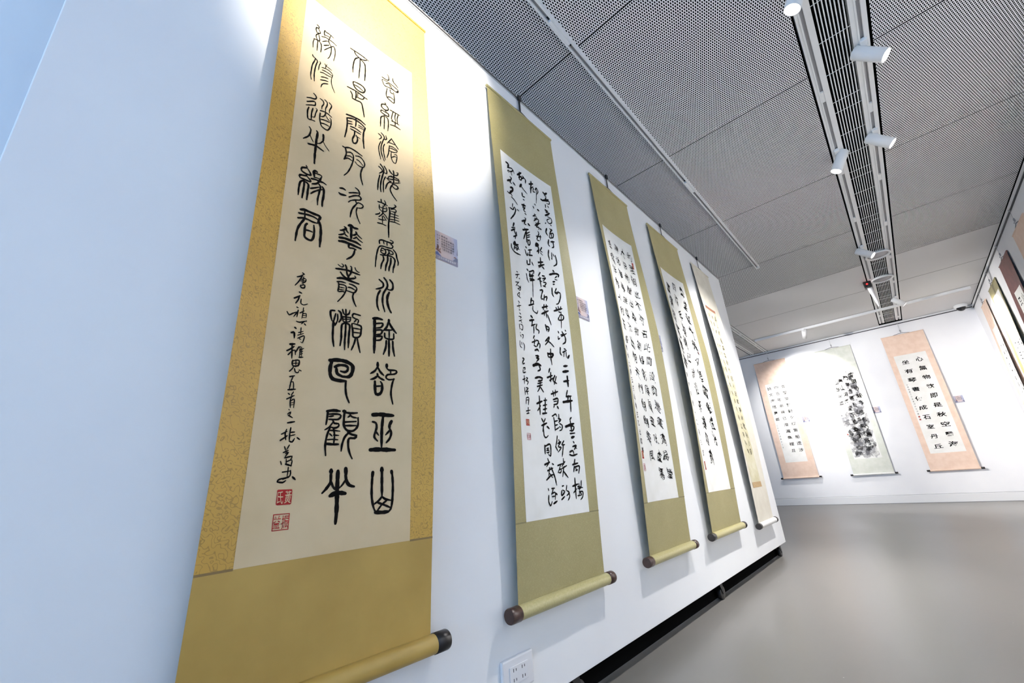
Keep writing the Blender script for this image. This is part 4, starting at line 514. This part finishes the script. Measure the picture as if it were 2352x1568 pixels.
# ink-wash landscape
M_WASH = [mat('wash_pale', (176,176,178), 0.8), mat('wash_mid', (112,112,116), 0.8), mat('wash_dark', (52,52,54), 0.8)]
for q in M_WASH:                                   # thin, uneven washes that let the paper through
    N, L, b_ = nodes(q); tc = N.new('ShaderNodeTexCoord'); nz = N.new('ShaderNodeTexNoise'); nz.inputs['Scale'].default_value = 16; nz.inputs['Detail'].default_value = 6
    mr = N.new('ShaderNodeMapRange'); mr.inputs['From Min'].default_value = 0.35; mr.inputs['From Max'].default_value = 0.68
    L.new(tc.outputs['Object'], nz.inputs['Vector']); L.new(nz.outputs['Fac'], mr.inputs['Value']); L.new(mr.outputs[0], b_.inputs['Alpha'])
m = SHEETS[pp][0]; R2 = random.Random(3)
def blob(x, z, rx, rz, mi, ex):
    n = 18; ph = [R2.random()*6.28 for _ in range(3)]; pts = []
    for i in range(n):
        a = 2*PI*i/n; r = 1+.22*math.sin(2*a+ph[0])+.16*math.sin(5*a+ph[1])+.1*math.sin(9*a+ph[2])
        pts.append(put(max(-.19, min(.18, x+rx*r*math.cos(a))), max(.25, min(1.84, z+rz*r*math.sin(a))), ex))
    m.add(pts, [tuple(range(n))], sheet_slot(pp, M_WASH[mi]))
e = 0.0
for (cnt, zlo, zhi, xlo, xhi, rx, rz, mi) in ((34, .30, 1.20, -.16, .15, .07, .08, 0), (8, 1.1, 1.6, -.02, .15, .06, .07, 0), (26, .35, 1.10, -.16, .15, .045, .055, 1), (9, 1.2, 1.78, 0.06, .16, .045, .07, 1), (18, .28, .85, -.14, .14, .035, .05, 2), (5, 1.4, 1.75, 0.10, .16, .03, .05, 2)):
    for _ in range(cnt):
        e += 0.00002; blob(R2.uniform(xlo, xhi), R2.uniform(zlo, zhi), rx*R2.uniform(.6,1.3), rz*R2.uniform(.5,1.2), mi, e)
putB = lambda x, z: put(x, z, 0.0022)
columns(pp, [(0.150, 1.70, 0.128, 0.080, 0.090, '客開妙鄉亭    '), (0.06, 1.66, 0.125, 0.074, 0.085, '蘭夢遠寄亂山多新小路家'), (-0.03, 1.62, 0.125, 0.070, 0.085, '寒山雨落堂百感疊翻'), (-0.11, 1.60, 0.125, 0.064, 0.078, '山路出恩'), (0.12, 1.02, 0.125, 0.074, 0.085, '多影心果')], putB, 0.08, 0.016, 0, -0.05, 0.010)
seal(pp, put, -0.185, 0.66, -0.165, 0.685, True, '印')
t, pp, put = fscroll(-0.382, 0.490, (0.555, 2.230, 0.012, 0.0), 'peach mounted scroll with two columns of bold clerical script, right of far wall', M_PINK, M_PAPER_W, (-0.205, 0.205, 0.245, 1.875), M_PINK, M_KNOB_BLACK)
columns(pp, [(0.095, 1.760, 0.155, 0.104, 0.080, '心無物欲即是秋空霽海'), (-0.085, 1.745, 0.155, 0.104, 0.080, '坐有琴書便成石室丹丘')], put, 0.02, 0.022)
columns(pp, [(-0.170, 1.37, 0.041, 0.020, 0.028, '心無物欲乙巳年夏月於台中書')], put, 0.03, 0.0)
seal(pp, put, -0.182, 0.82, -0.160, 0.845, True, '印'); seal(pp, put, -0.182, 0.775, -0.160, 0.80, True, '章')

# right wall, seen edge on
def rscroll(xc, W, label, silk, paper, pbox, roller, knob, curl):
    return scroll('hanging_scroll', (xc, Y_RIGHT, 0.485), PI, (W, 2.245, curl, 0.0), label, silk, paper, pbox, roller, knob, wire_hook(2.895-0.485), 'scrolls on the right wall', roller_r=0.016)
t, pp, put = rscroll(5.93, 0.56, 'peach scroll cut by the right edge of the picture, nearest on the right wall', M_PINK, M_PAPER_W, (-0.20, 0.20, 0.25, 1.88), M_PINK, M_KNOB_BLACK, 0.02)
columns(pp, [(0.10, 1.75, 0.15, 0.11, 0.10, '明月松間照清泉石上'), (-0.10, 1.75, 0.15, 0.11, 0.10, '竹喧歸浣女蓮動下漁')], put)
t, pp, put = rscroll(6.91, 0.56, 'dark maroon mounted scroll on the right wall', M_MAROON, M_PAPER_W, (-0.17, 0.17, 0.25, 1.88), M_MAROON, M_KNOB_BLACK, 0.03)
columns(pp, [(0.08, 1.75, 0.15, 0.11, 0.11, '山中何所有嶺上多白'), (-0.08, 1.75, 0.15, 0.11, 0.11, '只可自怡悅不堪持贈')], put)
t, pp, put = rscroll(7.90, 0.62, 'brightly lit scroll with green silk edge, right wall beside the maroon one', M_OLIVE, M_PAPER_W, (-0.24, 0.24, 0.25, 2.12), M_OLIVE_ROLL, M_KNOB_BLACK, 0.03)
columns(pp, [(0.15, 1.45, 0.13, 0.09, 0.09, '雲山蒼蒼江水泱泱先'), (0.0, 1.45, 0.13, 0.09, 0.09, '生之風山高水長書於'), (-0.14, 1.45, 0.13, 0.09, 0.09, '乙巳夏日三友軒')], put)
t, pp, put = rscroll(8.84, 0.50, 'pale pink scroll on the right wall nearest the far corner', M_PINK, M_PAPER_W, (-0.17, 0.17, 0.25, 1.88), M_PINK, M_KNOB_BLACK, 0.02)
columns(pp, [(0.08, 1.6, 0.09, 0.06, 0.06, '春眠不覺曉處處聞啼鳥夜來'), (-0.08, 1.6, 0.09, 0.06, 0.06, '風雨聲花落知多少')], put)

for pp, (m, mats) in SHEETS.items(): m.fill(pp.data, mats)

# ------------------------------------------------------------------ caption cards
M_CARD = mat('card_print', (214,200,202), 0.4)
def card_nodes():
    N, L, b = nodes(M_CARD)
    tc = N.new('ShaderNodeTexCoord'); sp = N.new('ShaderNodeSeparateXYZ'); cr = N.new('ShaderNodeValToRGB'); nz = N.new('ShaderNodeTexNoise'); nz.inputs['Scale'].default_value = 45
    mr = N.new('ShaderNodeMapRange'); mr.inputs['From Min'].default_value = -0.056; mr.inputs['From Max'].default_value = 0.056
    ad = N.new('ShaderNodeMath'); ad.operation = 'MULTIPLY_ADD'; ad.inputs[1].default_value = 0.25
    el = cr.color_ramp.elements; el[0].position = 0.1; el[0].color = (*lin((150,158,196)), 1); el[1].position = 0.45; el[1].color = (*lin((216,196,190)), 1)
    q = el.new(0.8); q.color = (*lin((214,198,200)), 1); q = el.new(1.0); q.color = (*lin((176,180,206)), 1)
    L.new(tc.outputs['Object'], sp.inputs[0]); L.new(tc.outputs['Object'], nz.inputs['Vector']); L.new(sp.outputs[0], mr.inputs[0])
    L.new(nz.outputs['Fac'], ad.inputs[0]); L.new(mr.outputs[0], ad.inputs[2]); L.new(ad.outputs[0], cr.inputs[0]); L.new(cr.outputs[0], b.inputs['Base Color'])
card_nodes()
M_CTEXT = mat('card_text', (60,50,58), 0.6); M_CBLUE = mat('card_blue', (60,78,128), 0.5); M_CBAND = mat('card_band', (140,138,158), 0.5)
M_CWHITE = mat('card_white', (232,232,236), 0.5); M_CRUST = mat('card_rust', (116,76,66), 0.5); M_CGREY = mat('card_hill', (112,116,140), 0.5)
def card(name, loc, rz, label):
    m = MB(); m.box((-0.053, -0.003, -0.055), (0.053, 0.0, 0.055), 6)
    p = lambda y: (lambda x, z: (x, -0.0032-y, z))
    f0 = p(0.0)
    m.add([f0(-.053,-.055), f0(.053,-.055), f0(.053,-.039), f0(-.053,-.041)], [(0,1,2,3)], 0)                       # footer band
    f1 = p(0.0003)
    m.add([f1(-.053,-.04), f1(-.018,-.04), f1(-.028,-.034), f1(-.036,-.026), f1(-.044,-.030), f1(-.053,-.024)], [tuple(range(6))], 1)  # sea swell
    m.add([f1(.030,-.039), f1(.053,-.039), f1(.053,-.024), f1(.044,-.022), f1(.040,-.028)], [tuple(range(5))], 5)
    m.add([f1(.048,-.010), f1(.053,-.012), f1(.053,.018)], [(0,1,2)], 5)
    m.add([f1(-.053,.010), f1(-.047,-.012), f1(-.053,-.02)], [(0,1,2)], 5)
    f2 = p(0.0006)
    m.add([f2(-.045,-.020), f2(-.021,-.030), f2(-.022,-.023), f2(-.038,-.014)], [(0,1,2,3)], 3)                      # junk: hull and sails
    m.add([f2(-.040,-.014), f2(-.032,-.019), f2(-.030,-.004), f2(-.036,.002)], [(0,1,2,3)], 3)
    m.add([f2(-.030,-.017), f2(-.024,-.020), f2(-.023,-.008)], [(0,1,2)], 3)
    m.add([f2(.034,-.026), f2(.046,-.025), f2(.043,-.021), f2(.036,-.022)], [(0,1,2,3)], 3)
    m.add([f2(-.050,-.0535), f2(-.042,-.0535), f2(-.042,-.0425), f2(-.050,-.0425)], [(0,1,2,3)], 4); m.add([p(.0009)(-.048,-.0515), p(.0009)(-.044,-.0515), p(.0009)(-.044,-.0445), p(.0009)(-.048,-.0445)], [(0,1,2,3)], 2)
    f3 = p(0.0012)
    rows = ['黃振益', '曾經滄海難為', '水除卻巫山不', '是雲取次花叢', '懶回顧半緣修', '（唐元稹詩）']
    for r, s in enumerate(rows):
        for i, ch in enumerate(s): write(m, ch, -.0165+i*.0098, .038-r*.0098-(0 if r else -.002), .0088, .0078, f3, 0.0, 0.012, mi=4)
    for i, ch in enumerate('五十書法家聯'): write(m, ch, -.036, .038-i*.0098, .0076, .0072, f3, 0.0, 0.012, mi=4)
    for i, ch in enumerate('作品'): write(m, ch, -.028, .038-i*.0098, .006, .006, f3, 0.0, 0.01, mi=4)
    for i, ch in enumerate('上仙文學書畫聯展'): write(m, ch, -.030+i*.0098, -.0472, .0088, .0088, f3, 0.0, 0.012, mi=2)
    o = m.build(name, [M_CBAND, M_CBLUE, M_CWHITE, M_CRUST, M_CTEXT, M_CGREY, M_CARD]); o.location = loc; o.rotation_euler = (0,0,rz)
    return tag(o, label, 'caption card', 'caption cards beside the scrolls')
CARDS = [((0.808, 1.0, 1.502), 0, 'square caption card on the panel right beside the gold scroll'),
         ((1.653, 1.0, 1.503), 0, 'caption card half hidden by the right edge of the second scroll'),
         ((2.505, 1.0, 1.503), 0, 'caption card barely showing past the third scroll'),
         ((X_FAR, 1.335, 1.522), -PI/2, 'caption card right of the peach scroll with three columns, far wall'),
         ((X_FAR, 0.285, 1.522), -PI/2, 'caption card right of the ink wash scroll, far wall'),
         ((X_FAR, -0.738, 1.520), -PI/2, 'caption card right of the two column peach scroll, far wall')]
c0 = card('caption_card', *CARDS[0])
for loc, rz, lab in CARDS[1:]:
    c = copy_tree(c0); c.location = loc; c.rotation_euler = (0,0,rz); c['label'] = lab

# ------------------------------------------------------------------ mains outlet low on the panel
t = empty('power_outlet', (1.035, 1.0, 0.205)); tag(t, 'white double wall socket low on the panel under the second scroll', 'outlet')
m = MB(); m.box((-0.066, -0.011, -0.042), (0.066, 0.0, 0.042)); m.build('cover_plate', mat('socket_white', (232,232,234), 0.35), t, 0.006)
m = MB(); m.box((-0.038, -0.0135, -0.0215), (0.038, -0.011, 0.0215)); ins = m.build('socket_insert', mat('socket_white', (232,232,234), 0.35), t, 0.001)
for sx in (-0.018, 0.018):
    m = MB()
    for sz in (-0.0115, 0.0115):
        m.box((sx-0.0065, -0.0139, sz-0.0035), (sx-0.0045, -0.0134, sz+0.0045)); m.box((sx+0.0040, -0.0139, sz-0.0025), (sx+0.0060, -0.0134, sz+0.0035))
    m.build('socket', M_DARK, ins)

# ------------------------------------------------------------------ ceiling service strips, tracks and lamps
def strip(name, yl, yr, x0, x1, label):
    """yl > yr: a white metal channel with a long air grille between two light tracks, set into the ceiling slot"""
    t = empty(name, ((x0+x1)/2, (yl+yr)/2, Z_CEIL)); tag(t, label, 'ceiling strip'); a, c = x0-(x0+x1)/2, x1-(x0+x1)/2
    hw = (yl-yr)/2; sd = 0.073; gp = 0.013
    for s in (1, -1):
        m = MB(); o = s*(hw-gp); q = s*(hw-gp-sd); mid = (o+q)/2 + s*0.004
        lo, hi = min(o, q), max(o, q)
        m.prism([(lo,0.0),(mid-0.017,0.0),(mid-0.017,-0.004),(mid-0.009,-0.004),(mid-0.009,0.016),(mid+0.009,0.016),(mid+0.009,-0.004),(mid+0.017,-0.004),(mid+0.017,0.0),(hi,0.0),(hi,0.05),(lo,0.05)], 0, a, c)
        m.box((a, mid-0.0088, 0.010), (c, mid+0.0088, 0.0158), 1)
        tr = m.build('light_track', [M_WHITEMETAL, M_GREYMETAL], t)
        xs = a + 0.55 + (0 if s > 0 else 0.35)
        while xs < c-0.2:
            m = MB(); m.box((xs, mid-0.0086, -0.002), (xs+0.10, mid+0.0086, 0.012)); m.build('track_joint', M_WHITEMETAL, tr); xs += 1.0
    gw = hw-gp-sd
    m = MB(); n = 9
    for i in range(n):
        y = -gw + (i+0.5)*2*gw/n + gw/n
        if i < n-1: m.box((a, y-0.0026, -0.002), (c, y+0.0026, 0.010))
    xs = a; k = 0
    while xs < c:
        m.box((xs-0.0014, -gw, 0.004), (xs+0.0014, gw, 0.007)); xs += (0.118 if k % 4 == 3 else 0.283); k += 1
    m.build('grille', M_WHITEMETAL, t)
    m = MB(); m.box((a, -gw, 0.12), (c, gw, 0.125)); m.build('duct_void', M_VOID, t)
    return t
strip('air_grille', S1[0], S1[1], -1.6, 9.56, 'long white air grille strip with lighting tracks above the aisle')
strip('air_grille', S2[0], S2[1], 2.0, 9.66, 'short visible length of grille strip at the far left of the ceiling')
def surface_track(name, x0, y0, x1, y1, label):
    L = math.hypot(x1-x0, y1-y0); t = empty(name, ((x0+x1)/2, (y0+y1)/2, Z_CEIL), math.atan2(y1-y0, x1-x0)); tag(t, label, 'lighting track')
    m = MB(); m.prism([(-0.018,0.0),(-0.018,-0.034),(-0.008,-0.034),(-0.008,-0.014),(0.008,-0.014),(0.008,-0.034),(0.018,-0.034),(0.018,0.0)], 0, -L/2, L/2)
    m.box((-L/2, -0.0079, -0.016), (L/2, 0.0079, -0.0139), 1); m.build('track_channel', [M_WHITEMETAL, M_GREYMETAL], t, 0.0015)
    for x in (-L/2+0.62, -L/2+2.4):
        m = MB(); m.box((x, -0.0078, -0.0345), (x+0.17, 0.0078, -0.014)); m.box((x-0.02, -0.0060, -0.0165), (x, 0.0060, -0.0159), 1); m.box((x+0.17, -0.0060, -0.0165), (x+0.19, 0.0060, -0.0159), 1)
        m.build('track_joint', [M_WHITEMETAL, M_DARK], t)
    for s in (-1, 1):
        m = MB(); m.box((s*L/2-0.03 if s > 0 else -L/2, -0.019, -0.035), (L/2 if s > 0 else -L/2+0.03, 0.019, 0.0)); m.build('end_cap', M_WHITEMETAL, t)
    return t
surface_track('lighting_track', 0.7, 0.760, 5.29, 0.760, 'empty white lighting track running along the ceiling near the display panel')
surface_track('lighting_track', 8.56, -1.22, 8.56, 1.60, 'white lighting track crossing the ceiling just before the far wall')

def lamp(x, y, target, label, watts, colour=(1.0, 0.97, 0.95), size=42, zc=Z_CEIL, drop=0.075, blend=0.75, length=0.165, r=0.037):
    """track spotlight: adapter, bracket, can, lens and its own spot beam"""
    t = empty('track_spotlight', (x, y, zc)); tag(t, label, 'spotlight', 'track spotlights')
    piv = Vector((0, 0, -drop)); d = (Vector(target) - (Vector((x, y, zc)) + piv)).normalized()
    m = MB(); m.box((-0.055, -0.017, -0.020), (0.055, 0.017, 0.004)); m.build('adapter', M_WHITEMETAL, t, 0.003)
    hz = Vector((d.x, d.y, 0)); hz = hz.normalized() if hz.length > 1e-3 else Vector((1,0,0)); sd = Vector((-hz.y, hz.x, 0))
    m = MB(); m.lathe([(0.013,0),(0.013,0.026)], Matrix.Translation((0,0,-0.044)), 16)
    A = [hz*0.011+sd*0.006, -hz*0.011+sd*0.006, -hz*0.011-sd*0.006, hz*0.011-sd*0.006]; B = Vector((0,0,-0.044)); D = piv + Vector((0,0,0.010))
    m.add([tuple(q+B) for q in A]+[tuple(q+D) for q in A], [(0,1,2,3),(7,6,5,4),(0,4,5,1),(1,5,6,2),(2,6,7,3),(3,7,4,0)]); m.build('bracket', M_WHITEMETAL, t)
    M = axis_matrix(piv - d*length*0.45, d)
    m = MB(); m.lathe([(r*.90,0.0),(r,0.004),(r,length),(r*.94,length),(r*.90,length-0.012)], M, 32); hs = m.build('lamp_can', M_WHITEMETAL, t)
    m = MB(); m.lathe([(0.001,length-0.014),(r*.80,length-0.014),(r*.80,length-0.009),(0.001,length-0.008)], M, 32); m.build('lens', M_LENS, hs)
    if watts:
        l = bpy.data.lights.new('spot_beam', 'SPOT'); l.energy = watts; l.color = colour; l.spot_size = math.radians(size); l.spot_blend = blend; l.shadow_soft_size = 0.035
        lo = bpy.data.objects.new('spot_beam', l); C.objects.link(lo); lo.parent = t
        lo.location = piv + d*(length*0.55+0.012); lo.rotation_euler = d.to_track_quat('-Z', 'Y').to_euler()
    return t
YL, YR = -0.188, -0.419
lamp(2.06, YL, (1.95, 1.0, 0.45), 'white track spotlight cut by the top edge of the picture, lens facing down', LW['pan1'], size=66, blend=1.0)
lamp(3.70, YL, (3.60, 1.0, 0.85), 'white track spotlight tilted down toward the display panel', LW['pan2'], size=72, blend=1.0)
lamp(5.76, YL, (5.6, -1.31, 1.75), 'glaring track spotlight in front of the round fixtures', LW['glare'], size=58)
lamp(2.74, YR, (2.78, -1.31, 1.9), 'white track spotlight pointing right, nearest on the right hand track', LW['right1'], size=80)
lamp(3.66, YR, (3.75, -1.31, 1.9), 'white track spotlight pointing right, second on the right hand track', LW['right2'], size=80)
lamp(8.12, YR, (8.2, -1.31, 1.9), 'white track spotlight near the far wall aiming at the right wall', LW['right3'], size=80)
lamp(8.56, 0.84, (9.69, 1.15, 1.95), 'white track spotlight hanging from the cross track before the far wall', LW['far'], size=80, zc=Z_CEIL-0.030)
# unseen spots on the same tracks; rear and hidden ones are added fill
lamp(0.58, YL, (0.60, 1.0, 2.36), 'white track spotlight above the gold scroll, over the top edge of the picture', LW['gold'], colour=(1.0, 0.93, 0.82), size=54, blend=1.0)
lamp(0.30, YR, (0.3, -1.31, 1.4), 'added fill spotlight over the aisle behind the camera, nearer one', LW['rear_fill1'], size=80)
lamp(-1.10, YR, (-1.1, -1.31, 1.4), 'added fill spotlight over the aisle behind the camera, farther one', LW['rear_fill2'], size=80)
lamp(5.80, 1.787, (8.2, -1.31, 1.3), 'added fill spotlight hidden behind the panel, aimed across at the right wall', LW['hid_fill3'], size=60)
lamp(4.40, 1.787, (4.4, 5.5, 1.4), 'added fill spotlight hidden behind the panel, nearer one', LW['hid_fill1'], size=80)
lamp(6.85, 1.787, (9.7, -0.2, 1.2), 'added fill spotlight hidden behind the panel, farther one', LW['hid_fill2'], size=80, drop=0.36)

# black sensor with a white arm on the ceiling strip
t = empty('sensor_unit', (7.05, -0.150, Z_CEIL)); tag(t, 'black sensor box with red light and white arm under the ceiling', 'sensor')
m = MB(); m.box((-0.05, -0.035, -0.085), (0.05, 0.045, 0.0)); m.build('housing', M_BLACK, t, 0.008)
m = MB(); m.lathe([(0.010,0),(0.010,0.004),(0.004,0.008)], axis_matrix((-0.05, 0.008, -0.040), (-1,0,0)), 14); m.build('indicator_light', M_LED, t)
m = MB(); m.tube([(0.0,-0.005,-0.085),(0.03,-0.012,-0.14),(0.06,-0.020,-0.20),(0.09,-0.028,-0.27),(0.11,-0.034,-0.33)], [0.026,0.027,0.020,0.019,0.014], 14); m.build('arm', M_WHITEMETAL, t)
# round fixtures under the grille
def disc(x, y, label):
    t = empty('round_ceiling_fixture', (x, y, Z_CEIL)); tag(t, label, 'ceiling fixture', 'round fixtures under the grille')
    m = MB(); m.lathe([(0.085,0.0),(0.112,-0.014),(0.120,-0.030),(0.112,-0.038),(0.098,-0.030),(0.094,-0.022)], None, 36); m.build('rim', M_WHITEMETAL, t)
    m = MB(); m.lathe([(0.0935,-0.010),(0.0935,-0.024),(0.05,-0.026),(0.046,-0.030),(0.004,-0.032)], None, 32); m.build('diffuser', M_GREYMETAL, t)
    return t
disc(6.10, -0.304, 'round white ceiling fixture right behind the glaring spotlight')
disc(7.02, -0.304, 'round white ceiling fixture beside the black sensor box')
# dome camera in the far right corner of the ceiling
t = empty('dome_camera', (9.53, -1.165, Z_CEIL)); tag(t, 'white dome security camera at the far right ceiling corner', 'camera')
m = MB(); m.lathe([(0.078,0.0),(0.080,-0.03),(0.072,-0.045),(0.060,-0.050)], None, 32); m.build('base', M_WHITEMETAL, t)
m = MB(); m.lathe([(0.056*math.cos(a), -0.048-0.056*math.sin(a)) for a in [i*PI/2/9 for i in range(9)]], None, 28); m.build('dome', M_GLOBE, t)

bpy.data.objects.remove(_to); bpy.data.curves.remove(_cu)
